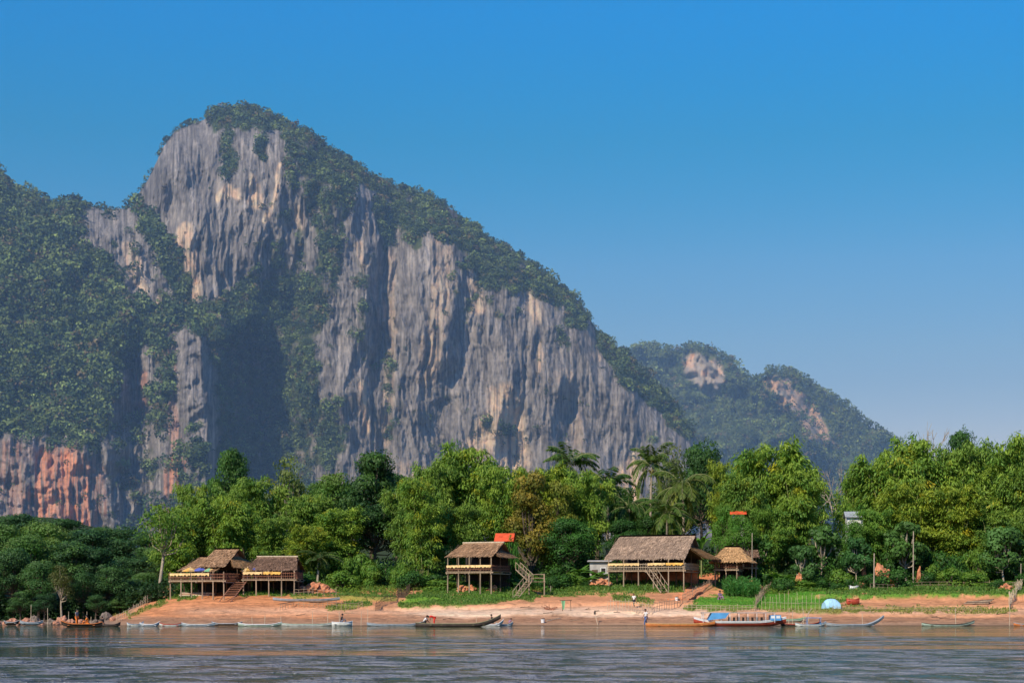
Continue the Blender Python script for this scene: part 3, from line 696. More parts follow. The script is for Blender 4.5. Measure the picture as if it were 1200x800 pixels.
BB = [bamboo(s, 10, 3.0 + .4 * (s % 3), 26) for s in range(1, 6)]
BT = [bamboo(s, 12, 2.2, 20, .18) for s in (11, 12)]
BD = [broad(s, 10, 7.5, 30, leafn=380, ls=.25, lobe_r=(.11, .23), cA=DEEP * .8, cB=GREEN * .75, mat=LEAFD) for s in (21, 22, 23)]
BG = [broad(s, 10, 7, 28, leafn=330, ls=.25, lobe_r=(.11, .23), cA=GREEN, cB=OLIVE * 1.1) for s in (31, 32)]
BP = [broad(41, 10, 7, 20, .3, 120, .30, OLIVE * .9, np.array([.22, .27, .09]), bark=BARK, lobe_r=(.12, .2))]
YG = [broad(s, 5, 4.2, 16, .22, 150, .34, np.array([.04, .10, .03]), np.array([.09, .19, .055]), bark=BARK, lobe_r=(.13, .2), trunk_r=.09) for s in (51, 52)]
PM = [palm(61), palm(62, 9, 26, 4.2, 1.0), palm(63, 8, 22, 3.6, .9)]
BN = [banana(71), banana(72)]; BR = [bare(81)]
SH = [shrub(s) for s in (91, 92, 93)]; SB = [shrub(s, 2, 3, GREEN, LIME * .8) for s in (94, 95)]
VINE = [broad(101, 10, 6, 26, .04, 260, .3, np.array([.10, .13, .02]), np.array([.34, .27, .04]), lobe_r=(.14, .24))]
LEAN = [broad(111, 10, 8, 16, .42, 130, .32, GREEN, LIME * .75, bark=BARK, lean=.14, lobe_r=(.12, .2), trunk_r=.2)]
NAMES = {}
def put(pr, name, u, vtop, Y, wpx=None, tint=(1, 1, 1), label=None, cat='tree', group=None, rot=None, dz=0.0, kids=True):
    b = on(u, Y); zt = H + (HR - vtop) / F * Y; hh = max(zt - b.z, .5)
    e = bpy.data.objects.new(name, None); col.objects.link(e); e.location = (b.x, b.y, b.z + dz); e.empty_display_size = .3
    sz = hh / pr['h']; sx = (wpx / F * Y) / pr['w'] if wpx else sz
    e.scale = (sx, sx, sz); e.rotation_euler = (0, 0, random.uniform(0, 6.28) if rot is None else rot)
    for nm, me in pr['parts']:
        o = bpy.data.objects.new(nm, me); col.objects.link(o); o.parent = e
        o.color = (*tint, 1) if nm in ('crown', 'foliage', 'fronds', 'leaves') else (1, 1, 1, 1)
    tag(e, label, cat, group); return e
GB = 'bamboo clumps on the bank'; GT = 'broad-leaved trees of the grove'; GP = 'palms in the grove'; GS = 'shrubs along the foot of the grove'
def B(i, u, v, Y, w, lab, t=(1, 1, 1)): return put(BB[i % 5], 'bamboo_clump', u, v, Y, w, t, lab, 'bamboo', GB)
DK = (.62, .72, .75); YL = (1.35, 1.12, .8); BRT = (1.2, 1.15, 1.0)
# western end, above the left restaurant
put(LEAN[0], 'leaning_tree', 186, 592, 206, 82, (1, 1.05, .9), 'pale-trunked leaning tree beside the far left hut deck', 'tree', rot=0.2)
B(0, 208, 588, 216, 62, 'low bamboo clump left of the first thatched roof', BRT)
B(1, 236, 560, 222, 66, 'bamboo clump rising above the left end of the first hut')
put(BD[0], 'broadleaf_tree', 270, 528, 240, 58, (1, 1.1, .9), 'dark tree with tiered crown topping the left grove', 'tree', GT)
B(2, 262, 575, 217, 66, 'feathery bamboo directly behind the largest left roof', BRT)
B(3, 300, 556, 228, 80, 'bamboo clump between dark tiered tree and pale airy tree')
put(BP[0], 'airy_tree', 336, 538, 236, 62, (1, 1, 1), 'pale airy tree with forked white limbs in left grove', 'tree', GT)
B(4, 318, 600, 218, 66, 'bamboo behind the small roof of the left restaurant')
B(0, 360, 572, 226, 74, 'bamboo clump right of the pale airy tree')
put(BG[0], 'broadleaf_tree', 390, 556, 238, 66, (1, 1, 1), 'olive round tree between bamboo and the big dark tree', 'tree', GT)
B(1, 356, 612, 214, 58, 'yellowish bamboo drooping over the right end of left hut', YL)
B(2, 398, 590, 219, 72, 'bamboo clump above the bright shrub slope', BRT)
put(BD[1], 'broadleaf_tree', 436, 532, 232, 92, (.85, .9, .8), 'big dark spreading tree left of the yellow-green bamboo wall', 'tree', GT)
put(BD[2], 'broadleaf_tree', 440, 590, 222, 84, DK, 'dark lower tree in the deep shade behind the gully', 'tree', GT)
put(PM[2], 'palm', 372, 646, 211, 52, (.45, .6, .6), 'dark low palm just right of the left restaurant', 'palm', GP)
# centre: bamboo wall round the second hut
put(BT[0], 'bamboo_clump', 494, 552, 211, 46, (1.15, 1.1, .9), 'tall narrow bamboo column reaching the ground left of middle hut', 'bamboo', GB)
B(3, 478, 560, 219, 60, 'bamboo clump just behind the narrow bamboo column')
B(4, 512, 534, 224, 74, 'bamboo plumes standing out above the left middle grove')
B(0, 552, 516, 228, 92, 'tallest bamboo plumes directly above the middle hut', BRT)
B(1, 592, 540, 222, 74, 'bamboo clump behind the red awning of the middle hut', BRT)
put(VINE[0], 'creeper_covered_tree', 622, 556, 215, 62, (1.05, 1, 1), 'tree hung with yellow and orange creepers right of middle hut', 'tree', GT)
put(VINE[0], 'creeper_covered_tree', 655, 566, 217, 56, (.8, 1.05, .9), 'greener creeper-covered tree with one orange patch', 'tree', GT)
B(2, 640, 540, 226, 84, 'yellow-green bamboo above the creeper-covered trees', YL)
B(3, 686, 548, 221, 66, 'bamboo clump left of the large thatched roof', BRT)
B(4, 540, 585, 216, 64, 'bamboo hanging behind the middle hut roof')
put(BD[0], 'broadleaf_tree', 668, 608, 213, 70, (.8, 1.05, .8), 'dark green tree at the path left of the white wall', 'tree', GT)
put(PM[0], 'palm', 672, 524, 240, 64, (.8, 1, .9), 'palm head peeping over the bamboo in the centre', 'palm', GP)
put(PM[2], 'palm', 712, 552, 232, 66, (.6, .85, .8), 'palm with drooping fronds against the cliff foot', 'palm', GP)
put(PM[0], 'palm', 762, 524, 232, 58, (1, 1.1, 1), 'tall coconut palm with bare trunk against the cliff', 'palm', GP)
put(PM[1], 'palm', 802, 552, 222, 76, (1.15, 1.1, .9), 'broad coconut palm with sunlit hanging fronds', 'palm', GP)
put(PM[2], 'palm', 780, 588, 217, 62, (.95, 1.05, .8), 'lower palm behind the large roof', 'palm', GP)
put(PM[1], 'palm', 738, 580, 226, 60, (.6, .85, .7), 'dark palm left of the tall coconut palm', 'palm', GP)
put(BP[0], 'airy_tree', 786, 524, 250, 56, (.75, .75, .95), 'greyish thin-leaved tree right of the tall palm', 'tree', GT)
put(BD[2], 'broadleaf_tree', 822, 520, 244, 62, (.9, 1, .9), 'dark rounded tree between palms and big bamboo', 'tree', GT)
B(1, 853, 534, 234, 58, 'slim bamboo clump left of the large bamboo', YL)
put(BD[1], 'broadleaf_tree', 732, 610, 219, 60, (.6, .8, .7), 'dark tree over the left end of the large roof', 'tree', GT)
put(BD[0], 'broadleaf_tree', 765, 606, 224, 60, (.65, .8, .6), 'dark tree behind the ridge of the large roof', 'tree', GT)
# east
B(2, 906, 510, 224, 104, 'huge bamboo clump behind the small square hut', BRT)
B(0, 872, 552, 218, 66, 'bamboo drooping above the small square hut')
B(3, 930, 540, 219, 76, 'bamboo on the right flank of the huge clump', BRT)
B(4, 900, 590, 214, 62, 'lower bamboo mass behind the corn patch', (.85, .95, .85))
put(BG[1], 'broadleaf_tree', 852, 590, 217, 46, (.9, 1.1, .8), 'leafy green tree beside the half-hidden red roof', 'tree', GT)
put(BG[0], 'broadleaf_tree', 866, 604, 211.5, 46, (.9, 1.1, .8), 'green tree directly below the half-hidden red roof', 'tree', GT)
put(BG[1], 'broadleaf_tree', 1001, 611, 213, 42, (.8, 1.0, .8), 'dense tree screening the hidden white house', 'tree', GT)
put(YG[1], 'young_tree', 1004, 630, 210, 44, (.75, .95, .8), 'young tree below the hidden white house', 'tree')
B(1, 1002, 540, 226, 62, 'pale bamboo clump right of the hazy gap', (1.05, 1.1, 1.0))
B(2, 1042, 520, 222, 90, 'bamboo clump left of the eastern grove', BRT)
B(0, 1088, 506, 226, 98, 'high bamboo plumes at the top of the eastern grove', BRT)
B(3, 1066, 560, 217, 78, 'bamboo bulging forward in the eastern grove', YL)
B(4, 1132, 512, 224, 84, 'bamboo clump under the small treetop of the eastern grove')
B(1, 1170, 504, 222, 104, 'high bamboo clump near the right edge', BRT)
B(2, 1120, 562, 216, 80, 'bamboo overhanging the dark hollow in the east', YL)
B(0, 1200, 530, 217, 84, 'bamboo cut by the right edge of the photo')
B(3, 1160, 596, 214, 66, 'low drooping bamboo before the eastern hollow')
B(4, 1022, 590, 215, 58, 'lower bamboo left of the tall pale poles', (.85, 1, .9))
put(BD[1], 'broadleaf_tree', 1124, 508, 250, 56, (.8, .95, .9), 'dark treetop poking above the eastern bamboo', 'tree', GT)
put(BR[0], 'bare_tree', 1100, 498, 246, 50, (1, 1, 1), 'leafless grey tree on the eastern skyline', 'tree')
put(BR[0], 'bare_tree', 976, 544, 232, 40, (1, 1, 1), 'thin bare tree standing in the hazy gap', 'tree')
put(YG[0], 'young_tree', 938, 640, 209, 40, (1.1, 1.15, 1), 'young leafy tree above the lawn left of the red earth slip', 'tree')
put(YG[1], 'young_tree', 962, 616, 213, 52, (1.1, 1.15, .8), 'darker young tree in front of the white house', 'tree')
put(YG[1], 'young_tree', 1062, 612, 211, 58, (1.1, 1.1, .75), 'slender young tree with a bare pale stem, east lawn', 'tree')
put(YG[0], 'young_tree', 1176, 618, 208, 56, (1.4, 1.4, 1.1), 'round broad-leaved young tree at the right edge', 'tree')
put(YG[0], 'young_tree', 1196, 632, 210, 44, (1.2, 1.2, .9), 'second young tree overlapping the right edge', 'tree')
put(YG[1], 'young_tree', 888, 626, 213, 50, (1.1, 1.2, .8), 'dark leafy young tree right of the corn patch', 'tree')
for i, (u, v, Y, w, t) in enumerate([(700, 664, 209, 34, (1, 1.1, 1)), (690, 672, 207, 26, (1.1, 1.2, 1)), (822, 616, 214, 26, (1.2, 1.2, .9)), (680, 660, 211, 30, (.9, 1, .9)), (908, 668, 209, 24, (1.2, 1.2, 1)), (922, 672, 208, 22, (1.1, 1.2, 1.1))]):
    put(BN[i % 2], 'banana_plant', u, v, Y, w, t, ['banana plant beside the white wall', 'small banana plant on the slope below the white wall', 'tall banana plant behind the awning of the large hut',
        'banana plant in shade left of the white wall', 'banana plant at the upper edge of the lawn', 'smaller banana plant next to the lawn edge'][i], 'banana plant', 'banana plants near the huts')
B(1, 1246, 512, 222, 90, 'bamboo clump just past the right edge of the photo')
B(2, 1290, 522, 220, 90, 'bamboo clump farther east along the bank', YL)
B(3, 1336, 516, 224, 96, 'easternmost high bamboo clump of the grove')
# back rows that close the grove (each a tree; only tops show between the front ones)
bt = [(225,590,250),(285,560,262),(330,575,256),(375,560,262),(410,560,258),(465,552,262),(498,560,262),(530,545,258),(575,540,262),(618,552,260),(655,545,262),(700,560,262),(725,565,258),(750,585,252),(790,565,262),(835,550,262),(870,545,258),(925,555,256),(950,560,250),(1010,560,256),(1040,545,262),(1075,530,262),(1110,530,262),(1150,522,262),(1185,520,258),(1225,530,250),(1270,535,258),(1315,530,258),(1360,535,262),(1400,545,250)]
for i, (u, v, Y) in enumerate(bt):
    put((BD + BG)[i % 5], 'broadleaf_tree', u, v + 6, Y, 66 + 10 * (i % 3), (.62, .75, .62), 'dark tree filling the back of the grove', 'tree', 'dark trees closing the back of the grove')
# understorey: shrubs at the foot of the grove
ul = [(218,676),(232,690),(300,668),(352,676),(396,650),(412,660),(424,652),(436,668),(404,672),(452,664),(468,662),(480,672),(505,676),(516,684),(532,684),(552,684),(572,684),(590,682),(604,680),(618,676),(640,680),(655,676),(672,674),(700,690),(728,682),(775,684),(660,660),(690,684),
      (890,664),(905,676),(920,680),(940,684),(955,678),(972,684),(985,670),(1000,682),(1020,676),(1036,682),(1050,668),(1082,672),(1098,664),(1112,672),(1128,668),(1142,676),(1155,666),(1168,682),(1190,684),(1085,650),(1110,648),(1135,652),(1012,655),(1040,650),(860,655),(1205,670),(970,650),(1150,650)]
for i, (u, v) in enumerate(ul):
    bright = i % 3 == 1 or u in (396, 412, 424, 404, 1098, 1112)
    Y = 206 + (i * 37 % 5) + (5 if v < 668 else 0)
    put((SB if bright else SH)[i % 2], 'shrub', u, v - 4, Y, 26 + (i * 13 % 5) * 4, (.95, 1.05, .9) if bright else (.75, .9, .75),
        'bright green shrub at the foot of the grove' if bright else 'dark green shrub at the foot of the grove', 'shrub', 'bright shrubs along the grove foot' if bright else 'dark shrubs along the grove foot')
# dense low growth that closes the shade under the trees
def thicket(name, pts, n, label, tintA, tintB, size=.32):
    rg = np.random.default_rng(n); k = rg.integers(0, len(pts), n); P = []
    pa = np.array(pts, float)[k]; u = pa[:, 0] + rg.uniform(-1, 1, n) * pa[:, 3]; Y = pa[:, 2] + rg.uniform(-1, 1, n) * pa[:, 4]
    X = (u - 600) / F * Y; Z = ground_z(X, Y) + pa[:, 1] * rg.random(n) ** .8 * (.55 + .45 * (pn(X / 1.6, Y / 1.6, 601) + .4))
    d = unit(rg.normal(size=(n, 3)) + np.array([-.2, -.5, .5])); A = rg.normal(size=(n, 3)) + np.array([0, 0, -.3])
    q, _ = leaves(np.stack([X, Y, Z], 1), A, d, size * rg.uniform(.7, 1.5, n), size * .6 * rg.uniform(.7, 1.3, n), X)
    m = ss(-.3, .3, pn(X / 2.2, Y / 2, 611) + .3 * rg.normal(size=n))[:, None]
    o = mesh_np(name, q, np.arange(len(q)).reshape(-1, 4), LEAF, color=np.repeat(tintA * (1 - m) + tintB * m, 4, 0)); o.color = (1, 1, 1, 1)
    tag(o, label, 'undergrowth', kind='stuff')
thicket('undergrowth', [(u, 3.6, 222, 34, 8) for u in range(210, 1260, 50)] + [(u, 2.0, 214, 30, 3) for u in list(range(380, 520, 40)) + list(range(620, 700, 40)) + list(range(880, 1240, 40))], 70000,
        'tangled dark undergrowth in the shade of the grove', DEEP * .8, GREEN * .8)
thicket('bank_weeds', [(u, .7, 207, 16, 3) for u in list(range(385, 480, 16)) + list(range(500, 700, 18)) + list(range(890, 1220, 16))], 16000, 'leafy weeds at the top of the river bank', GREEN, LIME * .8, .2)
# ---------------------------------------------------------------- the shaded wood on the west bank
WL = 'wood on the west bank'
wood = [(-60,640,205,70),(-20,655,203,60),(16,640,204,64),(45,655,201,56),(72,660,199,40),(98,668,203,50),(128,662,205,56),(150,676,208,46),(170,668,214,50),(30,625,214,76),(78,632,216,80),(118,640,217,70),(155,650,222,64),(0,612,226,80),(52,610,232,84),
        (100,618,236,84),(140,630,238,74),(-40,608,230,80),(185,640,240,60),(175,620,262,64),(20,600,255,84),(80,606,262,80),(130,614,268,80),(-80,600,240,90),(165,690,205,30),(112,694,200,32),(24,690,200,36),(52,692,199,34),(140,698,203,28)]
for i, (u, v, Y, w) in enumerate(wood):
    olive = i == 4
    put(BP[0] if olive else (BD + BG)[i % 5], 'broadleaf_tree', u, v + 3, Y, w, (.62, .55, .5) if olive else [(.95, 1.0, 1.5), (.65, .78, 1.2), (1.15, 1.15, 1.4), (.8, .9, 1.1)][(i * 7) % 4],  # mountain shade and bluish haze are painted into these foliage tints
        'grey-green thin-leaved tree at the front of the shaded left wood' if olive else 'round tree tinted dark bluish for shade in the west bank wood', 'tree', None if olive else 'trees of the shaded west bank wood')
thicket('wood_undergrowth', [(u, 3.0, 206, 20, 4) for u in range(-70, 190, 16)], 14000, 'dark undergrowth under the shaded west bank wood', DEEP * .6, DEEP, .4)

# ---------------------------------------------------------------- built things
class MB:
    def __init__(s): s.p = []
    def add(s, co, f): s.p.append((np.asarray(co, float), list(f)))
    def box(s, c, d, rz=0., ry=0.):
        c = np.array(c, float); d = np.array(d, float) / 2
        v = np.array([(x, y, z) for x in (-1, 1) for y in (-1, 1) for z in (-1, 1)]) * d
        if ry: v = v @ np.array([[math.cos(ry), 0, -math.sin(ry)], [0, 1, 0], [math.sin(ry), 0, math.cos(ry)]])
        if rz: v = v @ np.array([[math.cos(rz), math.sin(rz), 0], [-math.sin(rz), math.cos(rz), 0], [0, 0, 1]])
        s.add(v + c, [(0, 1, 3, 2), (4, 6, 7, 5), (0, 4, 5, 1), (2, 3, 7, 6), (0, 2, 6, 4), (1, 5, 7, 3)])
    def bar(s, p, q, r, r2=None, n=7):
        p = np.array(p, float); q = np.array(q, float); m = (p + q) / 2 + np.array([.004, .003, .002])
        c, f = tube_np(np.array([p, m, q]), [r, ((r2 or r) + r) / 2, r2 or r], n); f = [tuple(x) for x in f]
        k = len(c); c = np.vstack([c, p, q])
        for j in range(n):
            f.append((j, (j + 1) % n, k, k)); f.append((2 * n + (j + 1) % n, 2 * n + j, k + 1, k + 1))
        f = [x if x[2] != x[3] else x for x in f]; s.add(c, f)
    def quad(s, a, b, c, d): s.add([a, b, c, d], [(0, 1, 2, 3)])
    def build(s, name, mat, parent=None, smooth=False):
        me = bpy.data.meshes.new(name); vs = []; fs = []; o = 0
        for c, f in s.p:
            vs += [tuple(x) for x in c]
            for x in f:
                x = [int(i) + o for i in x]; y = []
                for i in x:
                    if i not in y: y.append(i)
                fs.append(tuple(y))
            o += len(c)
        me.from_pydata(vs, [], fs); me.update(); me.materials.append(mat)
        if smooth: me.polygons.foreach_set('use_smooth', [True] * len(me.polygons))
        ob = bpy.data.objects.new(name, me); col.objects.link(ob)
        if parent is not None: ob.parent = parent
        return ob
def empty(name, loc, rz=0., label=None, cat=None, group=None):
    e = bpy.data.objects.new(name, None); col.objects.link(e); e.location = loc; e.rotation_euler = (0, 0, rz); e.empty_display_size = .3
    return tag(e, label, cat, group)
WOOD = paint('weathered_wood', (.34, .255, .17), .85, .35, 4, sc3=(1, 1, .2)); WOODD = paint('dark_wood', (.10, .068, .045), .85, .35, 4)
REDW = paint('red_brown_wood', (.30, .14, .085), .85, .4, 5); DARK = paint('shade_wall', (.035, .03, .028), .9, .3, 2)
PALEW = paint('pale_wood', (.52, .42, .29), .85, .3, 4); BLUEP = paint('blue_paint', (.10, .33, .62), .5, .15, 2); WHITEP = paint('white_paint', (.74, .74, .72), .5, .12, 3)
REDP = paint('red_paint', (.42, .07, .04), .5, .25, 3); YEL = paint('yellow_cloth', (.66, .38, .09), .85, .4, 3); YELW = paint('cream_cloth', (.66, .46, .20), .85, .35, 3)
REDT = paint('red_tarp', (.72, .10, .035), .7, .3, 2); GREYP = paint('grey_paint', (.34, .37, .38), .6, .25, 4); GRNP = paint('pale_green_paint', (.40, .50, .40), .6, .2, 4)
LBLUE = paint('light_blue_tarp', (.38, .66, .82), .6, .15, 3); PLAST = paint('grey_plaster', (.42, .40, .37), .9, .25, 1.5); TIN = paint('rust_tin', (.40, .13, .07), .7, .4, 3, sc3=(6, 1, 1))
def thatch_mat(name, a, b):
    k = N(name, .95, .05); c = k.ramp(k.noise(9, 6, sc3=(1, 1, 1)), [(.2, a), (.8, b)])
    c2 = k.mix(.5, c, k.ramp(k.noise(.8, 4), [(.3, (.65, .65, .68)), (.7, (1.2, 1.15, 1.1))]), 'MULTIPLY'); k.l(k.mix(1.0, c2, k.attr(), 'MULTIPLY'), k.b.inputs['Base Color']); return k.m
TH1 = thatch_mat('thatch_brown', (.33, .195, .11), (.60, .38, .215)); TH2 = thatch_mat('thatch_grey', (.29, .20, .14), (.54, .40, .28)); TH3 = thatch_mat('thatch_golden', (.42, .24, .11), (.66, .42, .20))
THD = thatch_mat('thatch_dark', (.17, .105, .07), (.33, .21, .14))
def thatch(name, faces, mat, parent, dens=55, thick=.14, seed=1):
    """faces = [(ridge a, ridge b, eave b, eave a)]; a slab plus courses of straw laid down the slope"""
    rg = np.random.default_rng(seed); Q = []; Cc = []
    for a, b, c, d in faces:
        a, b, c, d = [np.array(x, float) for x in (a, b, c, d)]
        n = np.cross(b - a, d - a); n = n / np.linalg.norm(n); n = n if n[2] > 0 else -n
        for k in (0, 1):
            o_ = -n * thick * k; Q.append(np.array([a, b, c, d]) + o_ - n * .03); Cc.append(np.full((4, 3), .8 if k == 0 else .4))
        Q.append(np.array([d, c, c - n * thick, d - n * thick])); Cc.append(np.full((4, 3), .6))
        Lr = max(np.linalg.norm(b - a), np.linalg.norm(c - d)); Ls = (np.linalg.norm(d - a) + np.linalg.norm(c - b)) / 2
        m = int(Lr * Ls * dens); s = rg.random(m); t = np.floor(rg.random(m) * Ls / .38) / (Ls / .38) + .06 * rg.random(m)
        ex = int(Lr * 34); s = np.concatenate([s, rg.random(ex)]); t = np.concatenate([t, np.full(ex, .93) + .05 * rg.random(ex)]); m += ex
        top = a + (b - a) * s[:, None]; bot = d + (c - d) * s[:, None]; dn = unit(bot - top); P = top + (bot - top) * np.clip(t, 0, 1)[:, None]
        wv = unit(b - a + 1e-6); ln = rg.uniform(.35, .62, m)[:, None]; w_ = rg.uniform(.03, .085, m)[:, None]
        lift = n * (.02 + .07 * rg.random(m))[:, None]; dd = unit(dn + rg.normal(size=(m, 3)) * .07)
        Q.append(np.stack([P - wv * w_ - n * .01, P + wv * w_ - n * .01, P + wv * w_ * .6 + dd * ln + lift, P - wv * w_ * .6 + dd * ln + lift], 1).reshape(-1, 3))
        Cc.append(np.repeat(rg.uniform(.6, 1.3, (m, 1)) * (1 + .25 * pn(s * Lr * 1.1, t * 3, 3)[:, None]) * np.ones((1, 3)), 4, 0))
    q = np.concatenate(Q); return mesh_np(name, q, np.arange(len(q)).reshape(-1, 4), mat, parent, color=np.concatenate(Cc))
EARTHW = paint('earth_wall', (.50, .20, .10), .95, .4, 1.5)
def hut(name, u, Y, rz, W, Dp, zdeck, label, roofs, posts=5, cloth=None, rail=.8, backwall=True, rmat=None, legs_to=None, railmat=None):
    """root stands at the left front corner of the deck; x runs along the front, y to the back"""
    X = (u - 600) / F * Y; e = empty(name, (X, Y, 0), rz, label, 'hut')
    def g(x, y):
        c, s_ = math.cos(rz), math.sin(rz); return gz(X + x * c - y * s_, Y + x * s_ + y * c)
    d = MB(); rg = random.Random(int(u))
    nx = int(W / .25)
    for i in range(nx): d.box(((i + .5) * W / nx, Dp / 2, zdeck - .03), (W / nx - .02, Dp, .05))
    d.build('deck', WOOD, e)
    b = MB()
    for y in (.12, Dp / 2, Dp - .12): b.box((W / 2, y, zdeck - .15), (W + .3, .1, .14))
    for x in (.1, W / 2, W - .1): b.box((x, Dp / 2, zdeck - .29), (.1, Dp + .2, .12))
    b.build('floor_beams', WOOD, e)
    xs = [.12 + i * (W - .24) / (posts - 1) for i in range(posts)]
    tops = {0: roofs[0]['ze'] if roofs else zdeck + 1, 1: None}
    for j, y in enumerate((.12, Dp / 2, Dp - .12)):
        for i, x in enumerate(xs):
            g0 = g(x, y) - .3; zt = (zdeck + .95) if j == 0 and y < roofs[0]['ye'] - .4 else roofs[0]['ze'] + (.0 if j != 1 else .5)
            m = MB(); m.bar((x, y, g0), (x + rg.uniform(-.03, .03), y, zt), .085, .065); m.build('post', WOOD if j == 0 else WOODD, e)
    r = MB(); segs = [((0, 0), (W, 0)), ((W, 0), (W, Dp * .9)), ((0, 0), (0, Dp * .8))]
    for (ax, ay), (bx, by) in segs:
        L = math.hypot(bx - ax, by - ay); n = int(L / .22)
        for k in range(n + 1):
            t = k / n; x = ax + (bx - ax) * t; y = ay + (by - ay) * t; r.bar((x, y, zdeck), (x + rg.uniform(-.02, .02), y, zdeck + rail * rg.uniform(.92, 1.02)), .022, n=4)
        for zz in (.35, .8): r.bar((ax, ay - .03, zdeck + rail * zz), (bx, by - .03, zdeck + rail * zz), .03, n=5)
    r.build('railing', railmat or REDW, e)
    if cloth:
        for (c0, c1) in cloth:
            n = max(6, int((c1 - c0) / .12)); co = []; 
            for i in range(n + 1):
                x = c0 + (c1 - c0) * i / n; sag = .05 * abs(math.sin(i * .55)) + .03 * math.sin(i * 1.7)
                for dy, dz in ((.10, -.14), (.06, .02), (-.03, .05), (-.10, -.03), (-.12, -.17 - sag * 2)): co.append((x, dy - .03, zdeck + rail * .92 + dz))
            mesh_np('rail_cloth', co, grid_faces(n + 1, 5), YEL if (int(c0 * 3) % 3) else YELW, e, smooth=True)
    for q, rf in enumerate(roofs):
        x0, x1, ye, yr, yb, ze, zr = [rf[k] for k in ('x0', 'x1', 'ye', 'yr', 'yb', 'ze', 'zr')]; i0 = rf.get('in0', 0); i1 = rf.get('in1', 0); zb = rf.get('zb', ze)
        faces = [((x0 + i0, yr, zr), (x1 - i1, yr, zr), (x1, ye, ze), (x0, ye, ze)), ((x1 - i1, yr + .02, zr), (x0 + i0, yr + .02, zr), (x0, yb, zb), (x1, yb, zb))]
        if rf.get('ext'): faces += rf['ext']
        thatch('roof', faces, rf.get('mat', TH1), e, seed=int(u) + q)
        if i0 < .3: 
            pass
        rc = MB(); rc.bar((x0 + i0 - .1, yr, zr + .06), (x1 - i1 + .1, yr, zr + .06), .10, n=6); rc.build('ridge_cap', rf.get('capm', THD), e)
        if rf.get('gable'):
            # woven panel set into the right gable end, lower awning under it
            gx = x1 - i1 - .45; zm = zr - (zr - ze) * rf['gable']; t = (zr - zm) / (zr - ze)
            m = MB(); m.add([(gx, yr, zr - .15), (gx, yr + (ye - yr) * t, zm - .05), (gx, yr + (yb - yr) * t, zm - .05)], [(0, 1, 2)]); m.build('gable_panel', rf.get('gmat', REDW), e)
            aw = rf.get('awn', 1.0)
            thatch('gable_awning', [((gx, yr + (ye - yr) * t, zm), (gx, yr + (yb - yr) * t, zm), (x1 + aw, yb * .95 + yr * .05, ze - .05), (x1 + aw, ye * .95 + yr * .05, ze - .05))], rf.get('amat', rf.get('mat', TH1)), e, seed=int(u) + 9)
        rr = MB()
        for k in range(9):
            x = x0 + .3 + (x1 - x0 - .6) * k / 8; rr.bar((x, ye, ze - .16), (x, yr, zr - .16), .04, n=5); rr.bar((x, yb, zb - .16), (x, yr, zr - .16), .04, n=5)
        rr.build('rafters', WOODD, e)
    if backwall:
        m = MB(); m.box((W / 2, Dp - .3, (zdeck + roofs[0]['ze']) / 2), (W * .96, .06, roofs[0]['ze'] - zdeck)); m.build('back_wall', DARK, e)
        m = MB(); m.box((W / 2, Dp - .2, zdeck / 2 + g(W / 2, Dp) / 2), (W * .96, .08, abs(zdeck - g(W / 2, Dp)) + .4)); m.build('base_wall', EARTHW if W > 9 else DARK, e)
    # tables and benches are seen only as dark shapes between the posts
    return e
def zat(v, Y): return H + (HR - v) / F * Y
# left restaurant: two joined pavilions
Y1 = 199.
hut('riverside_restaurant_hut', 198, Y1 + 1.5, R(-22), 7.6, 6.2, zat(679, Y1), 'thatched stilt hut with stepped double roof, westernmost of the left pair',
    [dict(x0=.9, x1=6.3, ye=.7, yr=3.6, yb=6.4, ze=zat(668, 202), zr=zat(652.5, 204), in0=1.2, mat=TH1),
     dict(x0=3.6, x1=7.2, ye=.9, yr=4.0, yb=6.8, ze=zat(663, 202), zr=zat(643.5, 203.5), in0=0.3, mat=TH1, gable=.42, awn=.9, gmat=REDW, amat=TH3)], posts=6, cloth=[(.2, 3.0), (3.1, 5.6)])
hut('riverside_restaurant_hut', 284, Y1 + .5, R(-4), 6.3, 5.4, zat(677.5, Y1), 'thatched stilt hut with single dark roof, east of the stepped-roof hut',
    [dict(x0=.2, x1=6.4, ye=.7, yr=3.2, yb=5.6, ze=zat(667, 201), zr=zat(652.5, 203), in0=.9, in1=.5, mat=THD, capm=PALEW)], posts=5, cloth=[(.1, 2.4), (2.5, 4.6)])
# middle hut
Y2 = 203.
hut('stilt_hut', 523, Y2 + 1.2, R(-27), 6.2, 5.0, zat(669, Y2), 'thatched stilt hut in front of the bamboo with zigzag wooden stairs',
    [dict(x0=-.1, x1=6.3, ye=.3, yr=2.7, yb=5.2, ze=zat(650.5, 203), zr=zat(636, 205), in0=1.0, in1=-.1, mat=TH1, gable=.62, awn=.5, gmat=WOODD, capm=PALEW)], posts=5, cloth=[(.1, 2.0), (2.05, 4.0), (4.05, 6.2)], rail=.75)
# large hut
Y3 = 203.5
hut('large_stilt_hut', 712, Y3 + 2.2, R(-24), 9.8, 6.0, zat(667, Y3), 'largest thatched stilt hut with long grey-brown roof and side awning',
    [dict(x0=-.5, x1=9.8, ye=.4, yr=3.6, yb=6.6, ze=zat(653, 203.5), zr=zat(627.5, 206.5), in0=.8, in1=-.2, mat=TH2, gable=.5, awn=2.3, gmat=WOODD, amat=TH3)], posts=6, cloth=[(.1, 2.0), (2.1, 4.1), (5.2, 7.4), (7.5, 9.7)], rail=.8, railmat=PALEW)
